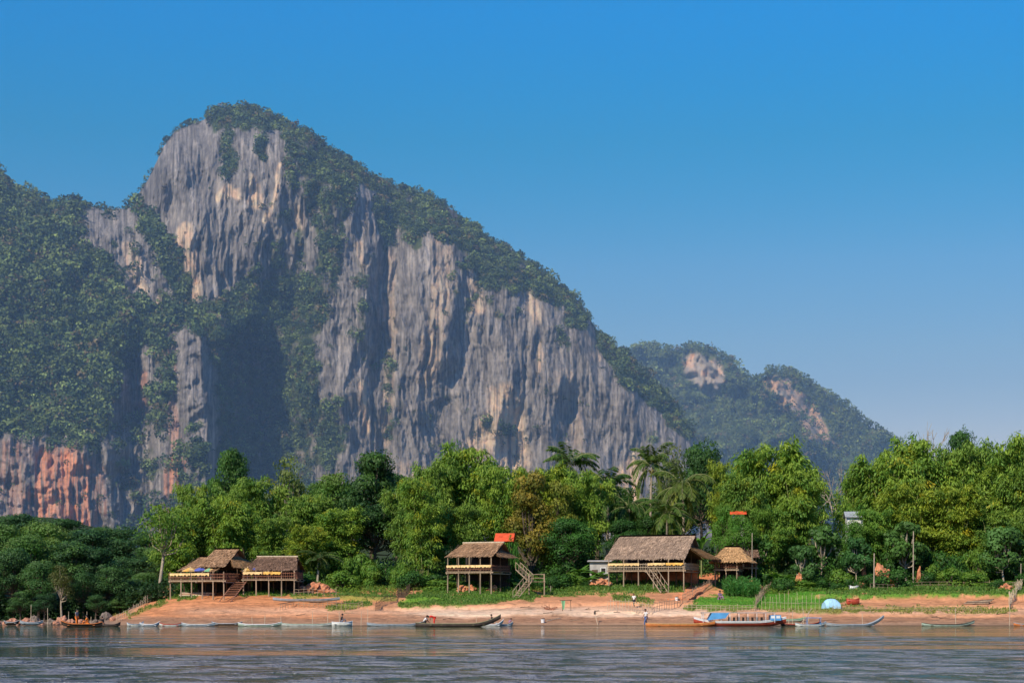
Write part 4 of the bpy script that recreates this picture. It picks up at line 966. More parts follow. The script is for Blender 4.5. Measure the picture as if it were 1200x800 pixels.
# small square hut and the roof behind
hut('small_stilt_hut', 837, 207, R(-20), 2.9, 3.0, zat(666, 206.5), 'small square hut with golden pyramid thatch above the stepped path',
    [dict(x0=-.3, x1=4.2, ye=-.3, yr=1.7, yb=3.6, ze=zat(656.5, 206.5), zr=zat(640.5, 208), in0=1.3, in1=1.5, mat=TH3, ext=[((1.0, 1.7, zat(640.5, 208)), (1.0, 1.72, zat(640.6, 208)), (-.3, 3.6, zat(656.5, 206.5)), (-.3, -.3, zat(656.5, 206.5))),
        ((2.7, 1.7, zat(640.5, 208)), (2.7, 1.68, zat(640.6, 208)), (4.2, -.3, zat(656.5, 206.5)), (4.2, 3.6, zat(656.5, 206.5)))])], posts=3, cloth=None, rail=.6)
hut('thatched_shelter', 868, 209.5, R(-6), 2.0, 2.4, zat(664, 209.5), 'low thatched shelter half hidden behind the small square hut',
    [dict(x0=-.4, x1=2.3, ye=-.3, yr=1.2, yb=2.8, ze=zat(651.5, 209.5), zr=zat(643.5, 210.5), in0=.2, in1=.2, mat=THD)], posts=2, cloth=None, rail=.5)

def stair(name, top, bot, width, n, label, mat=WOOD, rail=True, treadm=None):
    top = Vector(top); bot = Vector(bot); e = empty(name, bot, 0, label, 'stairs'); d = top - bot
    s_ = Vector((-d.y, d.x, 0)); s_ = s_.normalized() if s_.length > 1e-3 else Vector((0, 1, 0))
    if abs(d.x) > 4 * abs(d.y): pass
    for sg in (-1, 1):
        m = MB(); m.bar(s_ * sg * width / 2, d + s_ * sg * width / 2, .06, n=5); m.build('stringer', mat, e)
        if rail:
            m = MB(); up = Vector((0, 0, .85)); m.bar(s_ * sg * width / 2 + up, d + s_ * sg * width / 2 + up, .04, n=5)
            for k in range(5): p = d * (k / 4) + s_ * sg * width / 2; m.bar(p, p + up, .035, n=5)
            m.build('handrail', mat, e)
    rz = math.atan2(s_.y, s_.x)
    for k in range(n):
        p = d * ((k + .5) / n); m = MB(); m.box((p.x, p.y, p.z), (width, .26, .05), rz=rz); m.build('tread', treadm or mat, e)
    return e
# zigzag stairs of the middle hut
P0 = at(607, 667, 202.0); P1 = at(622, 681, 201.0); P2 = at(604, 697.5, 198.6); P2.z = gz(P2.x, P2.y)
stair('wooden_stairs', P0, P1, 1.0, 8, 'upper flight of wooden stairs descending from the middle hut', WOOD)
lp = empty('stair_landing', (P1.x + .7, P1.y, 0), 0, 'pale wooden landing on posts between the two stair flights', 'landing')
m = MB(); 
for k in range(8): m.box((-.9 + k * .26, 0, P1.z - .03), (.24, 1.8, .05))
m.build('platform', WOOD, lp)
for x in (-.9, .9):
    for y in (-.8, .8): m = MB(); m.bar((x, y, gz(P1.x + .7 + x, P1.y + y) - .2), (x, y, P1.z + .9), .07, .06); m.build('post', WOOD, lp)
m = MB()
for z in (.4, .85): m.bar((.9, -.8, P1.z + z), (.9, .8, P1.z + z), .035); m.bar((-.2, -.8, P1.z + z), (.9, -.8, P1.z + z), .035); m.bar((-.9, .8, P1.z + z), (.9, .8, P1.z + z), .035)
m.build('guard_rail', WOOD, lp)
stair('wooden_stairs', (P1.x - .2, P1.y - .9, P1.z), P2, .9, 8, 'lower flight of wooden stairs down to the grass', WOOD)
# porch stairs of the large hut
Q0 = at(761, 668, 203.4); Q1 = at(779, 683, 200.8); Q1.z = gz(Q1.x, Q1.y)
stair('wooden_stairs', Q0, Q1, 1.1, 7, 'grey wooden stairs at the front of the largest hut', WOOD)
# ramp of the left restaurant
for sgn, lab in ((0, 'log ramp climbing to the left restaurant deck'),):
    A_ = at(282, 681, 199.6); B_ = on(263, 195.5)
    stair('ramp', A_, B_, 1.5, 12, lab, REDW, rail=False, treadm=REDW)
# deck umbrellas
def umbrella(u, v, Y, r, mats, label, zb):
    e = empty('parasol', (at(u, v, Y).x, Y, 0), 0, label, 'parasol', 'parasols on the left decks'); z = zat(v, Y)
    m = MB(); m.bar((0, 0, zb), (0, 0, z + .05), .03); m.build('pole', WHITEP, e)
    for j, mt in enumerate(mats):
        m = MB()
        for k in range(8):
            if k % len(mats) != j: continue
            a, b = k * math.pi / 4, (k + 1) * math.pi / 4
            m.add([(0, 0, z), (math.cos(a) * r, math.sin(a) * r, z - .42), (math.cos(b) * r, math.sin(b) * r, z - .42), (math.cos(a) * r, math.sin(a) * r, z - .55), (math.cos(b) * r, math.sin(b) * r, z - .55)], [(0, 1, 2), (1, 3, 4, 2)])
        m.build('canopy', mt, e)
GREENC = paint('green_cloth', (.18, .42, .22), .8, .2, 3); BLUEC = paint('blue_cloth', (.10, .13, .42), .8, .2, 3)
zd1 = zat(679, Y1); zd2 = zat(677.5, Y1)
umbrella(223, 664, 200.2, 1.0, [YELW, YEL], 'yellow and cream parasol on the western deck', zd1)
umbrella(236, 663.5, 200.0, .95, [BLUEC], 'dark blue parasol on the western deck', zd1)
umbrella(247, 664, 199.6, .9, [YELW, GREENC], 'cream and green parasol by the western railing', zd1)
umbrella(290, 664, 200.6, .9, [YEL, YELW], 'yellow striped parasol at the corner of the eastern deck', zd2)
umbrella(299, 663, 200.9, .95, [BLUEC], 'blue parasol under the eaves of the eastern roof', zd2)
umbrella(315, 665, 200.6, 1.0, [YEL, YELW], 'yellow parasol along the eastern railing', zd2)

# small buildings half seen among the trees
def shed(name, u, Y, w, d, v_eave, v_ridge, rm, wm, label, base_v=None, openside=False):
    X = (u - 600) / F * Y; zg = gz(X, Y); e = empty(name, (X, Y, zg), R(-6), label, 'building'); ze = zat(v_eave, Y) - zg; zr = zat(v_ridge, Y) - zg
    if not openside:
        m = MB(); m.box((0, 0, ze / 2), (w, d, ze)); m.build('wall', wm, e)
        m = MB(); m.box((w * .2, -d / 2 - .03, ze * .6), (.7, .06, .8)); f = m.build('window_frame', WHITEP, e)
        m = MB(); m.box((w * .2, -d / 2 - .066, ze * .6), (.55, .01, .65)); m.build('pane', DARK, f)
        m = MB(); m.box((-w * .25, -d / 2 - .03, .95), (.75, .06, 1.9)); m.build('door', WOODD, e)
    else:
        for x in (-w / 2 + .1, w / 2 - .1):
            for y in (-d / 2 + .1, d / 2 - .1): m = MB(); m.bar((x, y, -.3), (x, y, ze), .07); m.build('post', WOODD, e)
    m = MB(); y0 = -d / 2 - .4; x0 = w / 2 + .3; t = .06
    for sg in (-1, 1):
        m.add([(-x0, 0, zr), (x0, 0, zr), (x0, sg * (d / 2 + .4), ze), (-x0, sg * (d / 2 + .4), ze), (-x0, 0, zr - t), (x0, 0, zr - t), (x0, sg * (d / 2 + .4), ze - t), (-x0, sg * (d / 2 + .4), ze - t)],
              [(0, 1, 2, 3), (4, 7, 6, 5), (3, 2, 6, 7), (0, 3, 7, 4), (1, 5, 6, 2)])
    m.build('roof', rm, e)
shed('red_awning_shed', 592, 210, 1.8, 2.6, 634, 624.5, REDT, WOODD, 'shed with bright red awning behind the middle hut', openside=True)
put(SH[0], 'shrub', 601, 627, 208.5, 15, (.9, 1.2, .7), 'leafy branch-like shrub overlapping the red awning of the shed', 'shrub')
shed('red_roofed_shed', 865, 216, 1.5, 1.6, 602.5, 598.5, REDT, PLAST, 'red roof corner showing between the trees above the small hut')
shed('white_house', 1001, 217, 2.0, 3, 606, 599, GREYP, WHITEP, 'white house almost hidden by trees at the eastern gap')
shed('plaster_outbuilding', 703, 210.5, 2.4, 2.0, 657.5, 656, PLAST, PLAST, 'pale plastered outbuilding touching the left end of the largest hut')

# ---------------------------------------------------------------- fences, poles
def fence(name, pts, step, hgt, label, mat=PALEW, rails=(.5, .85), tilt=.06, r=.03):
    P = [onv(u, v) for u, v in pts]; e = empty(name, P[0], 0, label, 'fence'); o = P[0]; rg = random.Random(len(pts) + int(pts[0][0])); L = 0; line = []
    for a, b in zip(P, P[1:]):
        n = max(1, int((b - a).length / step))
        for k in range(n): line.append(a + (b - a) * (k / n))
    line.append(P[-1]); line = line[:95]; tops = []
    proto = MB(); proto.bar((0, 0, -.25), (0, 0, 1), r, r * .8, n=5); po = proto.build('post', mat, e)
    for i, p in enumerate(line):
        z = gz(p.x, p.y); h = hgt * rg.uniform(.75, 1.2)
        q = po if i == 0 else po.copy()
        if i: col.objects.link(q); q.parent = e
        q.location = (p.x - o.x, p.y - o.y, z - o.z); q.scale = (1, 1, h); q.rotation_euler = (rg.uniform(-tilt, tilt), rg.uniform(-tilt, tilt), 0); tops.append(Vector((p.x - o.x, p.y - o.y, z - o.z)))
    for rr in rails:
        m = MB()
        for a, b in zip(tops, tops[1:]): m.bar(a + Vector((0, -.03, hgt * rr)), b + Vector((0, -.03, hgt * rr)), r * .75, n=4)
        m.build('rail', mat, e)
fence('stick_fence', [(137,729),(150,722),(165,713),(180,704),(196,697)], .8, .9, 'stick fence along the crest path of the western spit', PALEW)
fence('stick_fence', [(328,716),(344,711),(362,712),(400,714),(425,712)], .5, .8, 'low stick fence around the dry terrace below the shrub slope', WOOD)
fence('stick_fence', [(440,716),(452,708),(466,702),(480,694)], .3, 1.0, 'dense twig fence climbing the gully between the grass patches', THD if False else WOODD)
fence('stick_fence', [(345,698),(372,700),(394,698)], .6, .9, 'stick fence on the red slope under the dark palm', WOOD)
fence('garden_fence', [(712,716),(740,716),(748,720),(764,720)], .32, 1.2, 'thin vertical stick fence around the sandy plot', PALEW, rails=(.9,))
fence('garden_fence', [(764,720),(784,714),(800,708),(812,701),(830,690),(842,682)], .55, 1.1, 'long fence following the stepped path up to the small hut', WOOD)
fence('garden_fence', [(800,715),(850,716),(884,716)], .5, .7, 'low fence along the bottom of the green lawn', PALEW)
fence('brush_fence', [(885,716),(889,706),(896,696),(906,688),(912,684)], .3, .95, 'brown brush fence climbing between the two lawns', WOOD, tilt=.2, r=.028)
fence('tall_stick_fence', [(893,715),(915,715),(940,715),(960,715)], .42, 1.9, 'row of tall thin sticks beside the pale blue tent', PALEW, rails=(.45,), tilt=.1, r=.02)
fence('garden_fence', [(976,716),(1020,717),(1080,717),(1150,717)], .9, .6, 'sparse low fence along the eastern beach edge', WOOD)
fence('garden_fence', [(1020,692),(1060,690),(1110,690),(1150,690),(1196,690)], .9, 1.0, 'fence at the top of the eastern field', WOOD)
fence('brush_fence', [(1183,715),(1186,706),(1191,698),(1197,690)], .25, 1.3, 'brush fence near the right edge of the photo', PALEW, tilt=.22, r=.025)
def pole(u, v, Y, vtop, label, r=.035, lean=(0, 0), mat=PALEW, group='mooring poles in the shallows'):
    X = (u - 600) / F * Y; zb = min(gz(X, Y), 0) - .3 if Y < 181 else gz(X, Y) - .2
    e = MB(); e.bar((0, 0, 0), (lean[0], lean[1], zat(vtop, Y) - zb), r, r * .7, n=6); o = e.build('mooring_pole', mat); o.location = (X, Y, zb); tag(o, label, 'pole', group)
for u, vt in ((36,708),(56,712),(80,716),(91,714),(102,716),(106,722),(296,722),(310,720),(330,722),(366,716),(384,718),(398,716),(423,716),(431,712),(558,722),(924,712),(929,715),(942,712),(1120,712),(1183,708),(948,716),(1011,718)):
    pole(u, 0, 178.2 if u > 110 else 184, vt, 'thin pale mooring pole standing upright at the water edge', lean=(random.uniform(-.1, .1), 0))
pole(934, 0, 177.5, 712, 'thin pole leaning steeply over the moored boats', lean=(1.6, 0), group=None)
for u, v, Y, vt, lab, r in ((1024,700,204,648,'tall bare utility pole standing on the eastern lawn',.09),(1070,690,208,622,'tall slim pale pole beside the slender young tree',.08),(881,676,207,624,'slim pale pole right of the small square hut',.06),(645,697,204,686,'short weathered post by the green cloth',.05),
    (1196,0,206,660,'grey post at the far right edge of the field',.06)):
    X = (u - 600) / F * Y; m = MB(); zb = gz(X, Y); m.bar((0, 0, -.3), (.05, 0, zat(vt, Y) - zb), r, r * .8); o = m.build('wooden_pole', BARK); o.location = (X, Y, zb); tag(o, lab, 'pole')

# ---------------------------------------------------------------- boats
def loft(L, W, Hh, bow, stern, n=26, inset=0., flat=.55, lo=0.):
    co = []; m = 9
    for i in range(n):
        t = i / (n - 1); x = (t - .5) * L
        w_ = W / 2 * (math.sin(math.pi * min(max(t * .94 + .03, 0), 1)) ** .55) - inset
        w_ = max(w_, .012)
        up = bow * max(0, (t - .62) / .38) ** 2.1 + stern * max(0, (.30 - t) / .30) ** 2.1
        for j in range(m):
            a = (j / (m - 1) - .5) * 2; s = abs(a) ** .8 * (1 if a > 0 else -1); k = abs(a) ** 2.6
            co.append((x, s * w_, up + lo + (Hh - lo) * k * (1 + .0) - 0.10 * (1 - k) * 0))
    return np.array(co), grid_faces(n, m), n, m
def boat(name, u0, u1, Y, label, hull, trim, W=1.1, Hh=.5, bow=.5, stern=.2, flip=False, yaw=0., dz=-.12, seats=4, group=None, inner=None):
    L = (u1 - u0) / F * Y; uc = (u0 + u1) / 2; X = (uc - 600) / F * Y; zg = max(gz(X, Y), 0.0)
    e = empty(name, (X, Y, zg + dz), yaw + (math.pi if flip else 0), label, 'boat', group)
    co, f, n, m = loft(L, W, Hh, bow, stern); ci, fi, _, _ = loft(L - .08, W, Hh + .004, bow, stern, inset=.035, lo=.06)
    rim = []; k = n * m
    for i in range(n - 1):
        for j in (0, m - 1): rim.append((i * m + j, (i + 1) * m + j, k + (i + 1) * m + j, k + i * m + j))
    mesh_np('hull', np.concatenate([co, ci]), np.concatenate([f, fi[:, ::-1] + k, np.array(rim)]), hull, e, smooth=False)
    for sg in (0, m - 1):
        g = MB(); P = co.reshape(n, m, 3)[:, sg]
        for a, b in zip(P, P[1:]): g.bar(a + [0, 0, .01], b + [0, 0, .01], .035, n=5)
        g.build('gunwale', trim, e)
    for q in range(seats):
        x = L * (-.32 + .62 * q / max(1, seats - 1)); g = MB(); g.box((x, 0, Hh * .72), (.22, W * .86, .035)); g.build('seat', trim if inner is None else inner, e)
    return e
HB = paint('hull_dark', (.07, .055, .045), .6, .3, 3); HO = paint('hull_orange', (.60, .20, .06), .6, .25, 3); HGB = paint('hull_greyblue', (.30, .36, .40), .6, .35, 2); HW = paint('hull_white', (.60, .62, .58), .6, .3, 2)
GN = 'small boats moored along the shore'
boat('long_boat', 487, 587, 172.5, 'long dark narrow boat with upturned bow carrying two people', HB, paint('olive_trim', (.25, .24, .13), .7), W=1.15, Hh=.42, bow=.95, stern=.12, seats=6)
boat('long_boat', 72, 120, 171.0, 'dark river boat with orange bow carrying people at the left', HB, HO, W=1.2, Hh=.42, bow=.35, stern=.2, flip=True, seats=3)
boat('canoe', 117, 141, 174.5, 'small dark canoe behind the orange-bowed boat', HB, HB, W=.8, Hh=.3, bow=.25, stern=.15, group=None, seats=2)
boat('canoe', 757, 838, 175.5, 'slender orange-red canoe beside the man in white', HO, paint('orange_trim', (.72, .38, .12), .6), W=.9, Hh=.34, bow=.3, stern=.1, seats=4)
for u0, u1, Y, h, t, lab, b in ((149,168,178.0,HW,HGB,'small white boat, first from the western tip of the beach',.3),(164,187,177.6,HGB,WHITEP,'grey boat moored against the white one at the beach tip',.3),
    (187,214,177.6,HW,REDP,'white boat with a red rim below the left restaurant',.2),(213,252,177.2,HGB,HW,'long grey-blue boat below the ramp of the left restaurant',.2),(248,284,178.2,HB,GREYP,'dark boat pulled against the bank right of the grey-blue boat',.2),
    (279,330,177.0,GRNP,WHITEP,'long pale green boat below the single-roof hut',.25),(326,392,178.0,HW,GRNP,'very long whitish boat beside the pale green boat',.2),(430,498,177.6,HGB,GREYP,'long grey-blue boat with raised bow left of the long dark boat',.35),
    (320,398,193.0,HGB,GREYP,'grey boat drawn up on the dry terrace above the beach',.2),(5,22,183,HB,GREYP,'small dark boat among the rocks, first from the left edge',.2),(24,50,182.5,HGB,GREYP,'grey boat among the rocks below the west wood',.2),
    (562,590,176.8,HW,WHITEP,'white boat with pointed bow right of the long dark boat',.55),(581,601,177.6,HW,GREYP,'short white boat tied behind the pointed white one',.3),(906,944,182.0,GRNP,GREENC,'thin green boat behind the tourist boat',.25),
    (915,962,177.8,HB,REDP,'dark boat with red rim under the leaning poles',.3),(932,968,176.8,HW,HGB,'white and blue boat with a small awning',.3),(968,1036,176.6,GREYP,HGB,'long grey boat with high upturned bow',.95),
    (1080,1142,178.2,GRNP,WOODD,'green-grey canoe alone on the eastern shore',.4),(1188,1230,177.6,HO,GREYP,'reddish boat cut by the right edge',.3)):
    L = (u1 - u0); boat('moored_boat', u0, u1, Y, lab, h, t, W=.85 + .1 * (L > 40), Hh=.29, bow=b, stern=.18, yaw=random.uniform(-.05, .05), dz=(-.13 if Y < 181 else .02), seats=3 if L > 25 else 2)
wb = boat('moored_boat', 389, 413, 176.4, 'short white motor boat with a seated person', HW, WHITEP, W=1.3, Hh=.5, bow=.15, stern=.05, seats=2)
fb = boat('rowing_boat', 995, 1006, 204.5, 'small white boat left on the upper grass under the trees', HW, WHITEP, W=.9, Hh=.75, bow=.1, stern=.1, dz=.0, seats=1, yaw=.3)
rb = boat('overturned_boat', 992, 1007, 193.5, 'small red boat lying on the grass beside the blue tent', REDP, REDP, W=.8, Hh=.6, bow=.15, stern=.1, dz=.0, seats=1)
m = MB(); m.box((.3, 0, 1.0), (1.6, .9, .05)); 
for x in (-.4, 1.0): m.bar((x, .35, .3), (x, .35, 1.0), .025); m.bar((x, -.35, .3), (x, -.35, 1.0), .025)
aw = [o for o in bpy.data.objects if o.get('label') == 'white and blue boat with a small awning'][0]
m.build('awning', BLUEP, aw)
# tourist boat
tb = boat('tourist_boat', 813, 921, 176.2, 'long red and white passenger boat with blue roof pieces', REDP, WHITEP, W=1.7, Hh=.62, bow=.45, stern=.45, flip=False, seats=0)
Lt = 108 / F * 176.2
co, f, n, m_ = loft(Lt + .02, 1.74, .62, .45, .45)
Pp = co.reshape(n, m_, 3)
for sg in (0, m_ - 1):
    c = []; 
    for i in range(n): a = Pp[i, sg]; b = Pp[i, 1 if sg == 0 else m_ - 2]; c += [a, a * .45 + b * .55 + np.array([0, (-.02 if a[1] < 0 else .02), 0])]
    mesh_np('white_band', c, grid_faces(n, 2), WHITEP, tb)
m = MB(); m.box((-.2, 0, 1.52), (7.6, 1.5, .05)); m.build('roof', WOODD if False else GREYP, tb)
for k in range(9):
    for sg in (-1, 1): m = MB(); m.bar((-3.9 + k * .93, sg * .68, .5), (-3.9 + k * .93, sg * .68, 1.52), .03); m.build('roof_post', WHITEP, tb)
m = MB(); m.add([(-3.4, -.86, .75), (-1.6, -.86, .95), (-1.2, -.86, 1.5), (-3.0, -.86, 1.5), (-3.4, .86, .75), (-1.6, .86, .95), (-1.2, .86, 1.5), (-3.0, .86, 1.5)], [(0, 1, 2, 3), (4, 7, 6, 5), (3, 2, 6, 7), (0, 3, 7, 4), (1, 5, 6, 2)]); m.build('blue_canopy', BLUEP, tb)
for k in range(8):
    for sg in (-1, 1): m = MB(); m.box((-.9 + k * .48, sg * .42, .55), (.36, .4, .06)); m.box((-1.08 + k * .48, sg * .42, .8), (.06, .4, .5)); m.build('passenger_seat', DARK, tb)
m = MB(); m.box((3.65, 0, 1.0), (1.1, 1.3, .55)); cb = m.build('wheelhouse', BLUEP, tb)
for x in (3.35, 3.9): m = MB(); m.box((x, -.656, 1.08), (.38, .012, .26)); m.build('window', WHITEP, cb)

# ---------------------------------------------------------------- rocks of the west bank, earth slips, odds and ends
def rock(u, v, Y, w, h, label, mat, name='boulder', group=None, cat='rock'):
    bm = bmesh.new(); bmesh.ops.create_icosphere(bm, subdivisions=4, radius=1); sd = int(u * 7); ea = 1.6 if 'earth' in name else 1.0
    for q in bm.verts:
        p = q.co; k = 1 + ea * (.42 * float(pn(p.x * 1.3 + sd, p.y * 1.3 + p.z * 1.1, 7)) + .22 * float(pn(p.x * 3 + sd, p.z * 3 + p.y, 8)) + .12 * float(pn(p.x * 7 + sd, p.z * 7 + p.y * 5, 9)))
        q.co = Vector((p.x * w * k, p.y * w * .8 * k, p.z * h * k))
    me = bpy.data.meshes.new(name); bm.to_mesh(me); bm.free(); me.materials.append(mat)
    o = bpy.data.objects.new(name, me); col.objects.link(o); X = (u - 600) / F * Y; o.location = (X, Y, max(gz(X, Y), -.1) + h * .25); o.rotation_euler = (0, random.uniform(-.3, .3), random.uniform(0, 3))
    tag(o, label, cat, group)
RK = N('bank_rock', .9, .1); RK.l(RK.ramp(RK.noise(2.5, 7), [(.3, (.30, .14, .085)), (.6, (.55, .28, .18)), (.8, (.42, .36, .32))]), RK.b.inputs['Base Color']); RK.bump(RK.noise(3, 8), .8, .1)
RG = N('grey_rock', .9, .1); RG.l(RG.ramp(RG.noise(2.5, 7), [(.3, (.11, .09, .07)), (.7, (.27, .21, .17))]), RG.b.inputs['Base Color']); RG.bump(RG.noise(3, 8), .8, .1)
for i, (u, v, Y, w, h) in enumerate([(-6,0,189,.9,.6),(8,0,188,.7,.4),(15,0,190,.8,.7),(22,0,186,.5,.35),(31,0,189,.8,.8),(41,0,191,.8,1.1),(38,0,186,.6,.45),(48,0,187,.5,.4),(60,0,189,.7,.8),(66,0,186,.5,.4),(73,0,190,.8,1.0),(82,0,187,.8,.6),(94,0,189,.7,.5),(124,0,190,.9,1.0),(112,0,188,.5,.5),(132,0,188,.5,.4)]):
    gr = i in (8, 13, 14, 5); w *= .8; h *= .72
    rock(u, v, Y, w, h, 'grey boulder at the foot of the shaded west wood' if gr else 'reddish boulder on the rocky western shore', RG.m if gr else RK.m, group='grey boulders of the west shore' if gr else 'reddish boulders of the west shore')
RE = N('red_earth', .95, .05); RE.l(RE.ramp(RE.noise(2, 7), [(.3, (.42, .15, .07)), (.7, (.70, .32, .17))]), RE.b.inputs['Base Color']); RE.bump(RE.noise(2.5, 8), 1., .15)
for u, Y, w, h, lab in ((702,207.2,1.5,.85,'red earth bank below the pale plastered outbuilding'),(1036,208.5,1.0,2.3,'steep slip of bare red earth behind the tall utility pole'),(1046,208,1.0,1.0,'lower lobe of red earth beside the steep slip'),(1178,205,.8,.7,'red earth mound below the young tree at the right edge'),(936,209,.5,1.4,'small patch of red earth in the dark thicket above the lawn'),
        (1008,206,.7,.9,'red earth bump next to the white boat on the grass'),(1076,209,.35,1.9,'sliver of red earth behind the slender young tree'),(1012,210.5,.45,3.6,'red clay pillar under the white house'),(884,206,1.0,.9,'red earth pile beside the small square hut'),(366,203,1.5,1.0,'rough red earth heap under the dark low palm'),(382,203,1.2,.7,'lower red earth heap right of the palm')):
    rock(u, 0, Y, w, h, lab, RE.m, 'earth_mound', cat='earth mound')
for k in range(26):
    u_ = random.uniform(200, 1190); Y_ = random.uniform(180, 192); a = on(u_, Y_, .04); L_ = random.uniform(.5, 1.8); th_ = random.uniform(-.5, .5)
    m = MB(); m.bar((0, 0, 0), (L_ * .5, L_ * th_ * .5, .06), .035, .03, n=5); m.bar((L_ * .5, L_ * th_ * .5, .06), (L_, L_ * th_ * .7, .02), .03, .012, n=5); m.bar((L_ * .5, L_ * th_ * .5, .06), (L_ * .7, L_ * th_, .22), .02, .008, n=4)
    o = m.build('driftwood_stick', WOODD if k % 3 else WOOD); o.location = a; tag(o, 'small forked stick of driftwood washed up on the beach', 'driftwood', 'driftwood sticks on the beach')
# tent, sticks, cloth, bucket
p = on(974, 192); e = empty('tent', p, .15, 'pale blue dome tent of tarpaulin on the eastern grass', 'tent')
cs = []; ns = 15
for i in range(9):
    x = (i / 8 - .5) * 1.75; hh = 1.15 * (1 - abs(i / 4 - 1) ** 3.2 * .35)
    for j in range(ns): a = math.pi * j / (ns - 1); cs.append((x, -math.cos(a) * .75, math.sin(a) ** .7 * hh))
mesh_np('cover', cs, grid_faces(9, ns), LBLUE, e)
m = MB(); m.add([cs[j] for j in range(ns)], [tuple(range(ns))]); m.add([cs[8 * ns + j] for j in range(ns)], [tuple(range(ns))]); m.p = m.p[:1]; m.build('end_flap', LBLUE, e); m = MB(); m.add([cs[8 * ns + j] for j in range(ns)], [tuple(range(ns))]); m.build('end_flap', LBLUE, e)
m = MB(); 
for i in (0, 2, 4, 6, 8):
    for j in range(ns - 1): a = Vector(cs[i * ns + j]) * 1.012; b = Vector(cs[i * ns + j + 1]) * 1.012; m.bar(a, b, .016, n=4)
m.build('hoops', HGB, e)
def stick(name, pa, pb, r, mat, label, cat):
    m = MB(); m.bar((0, 0, 0), Vector(pb) - Vector(pa), r, r * .7); o = m.build(name, mat); o.location = pa; tag(o, label, cat)
a = on(641, 181.5, .05); b = on(657, 184, .12); stick('driftwood_pole', a, b, .05, PALEW, 'pale pole lying on the wet beach', 'pole')
a = on(700.5, 179, 0); b = on(697, 180.5, .05); b.z += .95; stick('leaning_stick', a, b, .03, PALEW, 'short stick leaning on the wet sand with a dark tip', 'stick')
o = MB(); o.box((0, 0, 0), (.22, .2, .3)); o.box((.02, 0, .2), (.14, .14, .16)); o = o.build('dark_bag', HB); o.location = b + Vector((0, 0, .05)); tag(o, 'dark bag hung on top of the short leaning stick', 'bag')
# yoke with green cloth and driftwood on the upper beach
y0 = on(660, 187.5); e = empty('clothes_rack', y0, 0, 'rough branch rack with green cloth on the sandy beach', 'clothes rack')
m = MB(); m.bar((-.1, 0, 0), (-.05, 0, 1.15), .035); m.bar((.85, 0, 0), (.82, 0, 1.2), .03); m.build('post', WOODD, e)
m = MB(); m.bar((-.4, 0, 1.15), (.95, 0, 1.2), .035); m.build('crossbar', WOODD, e)
c_ = [(x, .03 * math.sin(x * 20), 1.18 - z * 1.0) for z in np.linspace(0, 1, 8) for x in np.linspace(-.22 + .14 * z, .22 - .1 * z, 6)]
mesh_np('green_cloth', c_, grid_faces(8, 6), GREENC, e)
e = empty('driftwood', on(644, 190), 0, 'dark twisted driftwood stump on the upper beach', 'driftwood'); m = MB()
for q in range(9): a_ = random.uniform(0, 3.1); m.bar((random.uniform(-.4, .4), 0, .05), (math.cos(a_) * random.uniform(.5, 1.2), random.uniform(-.2, .2), .1 + math.sin(a_) * random.uniform(.2, .9)), .07, .03)
m.build('branches', REDW, e)
for u, Y, lab in ((793, 196, 'white bucket on the path edge'), (636, 180.5, 'white jar with dark lid standing on the wet beach')):
    e = empty('bucket', on(u, Y), 0, lab, 'bucket'); m = MB(); m.bar((0, 0, 0), (0, 0, .4), .17, .21, n=12); m.build('pail', WHITEP, e); m = MB(); m.bar((0, 0, .41), (0, 0, .47), .2, .2, n=12); m.build('lid', HB, e)
e = empty('log_pile', on(1146, 196), 0, 'pile of weathered logs on the cut eastern bank', 'log pile')
for k in range(6): m = MB(); m.bar((-1.6 + .2 * k, .1 * k, .12 + .1 * (k % 3)), (1.2 + .15 * k, -.2 + .1 * k, .15 + .09 * k), .08, .06); m.build('log', WOODD if k % 2 else WOOD, e)
e = empty('log_pile', on(222, 201.5), 0, 'pale logs stacked under the western deck', 'log pile')
for k in range(6): m = MB(); m.bar((-1.2 + .1 * k, .1 * k, .15 + .12 * (k % 3)), (2.4 + .15 * k, -.2 + .1 * k, .15 + .12 * (k % 3)), .12, .1); m.build('log', REDW if k % 2 else PALEW, e)
for k, (u, Y) in enumerate([(542, 204.5), (552, 204.8), (578, 205)]):
    rock(u, 0, Y, .7, .55, 'reddish heap of firewood and earth under the middle hut', RE.m, 'earth_heap', 'heaps under the middle hut', 'earth heap')
# stepped brick path up to the small hut
def path_steps():
    pts = [(795, 702), (812, 692), (828, 680), (842, 670)]
    P = [onv(u, v, 186, 230) for u, v in pts]; m = MB(); 
    for a, b in zip(P, P[1:]):
        n = max(2, int((b - a).length / .5)); d = (b - a); rz = math.atan2(d.y, d.x) + math.pi / 2
        for k in range(n): p = a + d * (k / n); m.box((p.x, p.y, gz(p.x, p.y) - .02), (2.6, .46, .22), rz=rz)
    tag(m.build('stepped_path', RE.m), kind='structure')
path_steps()
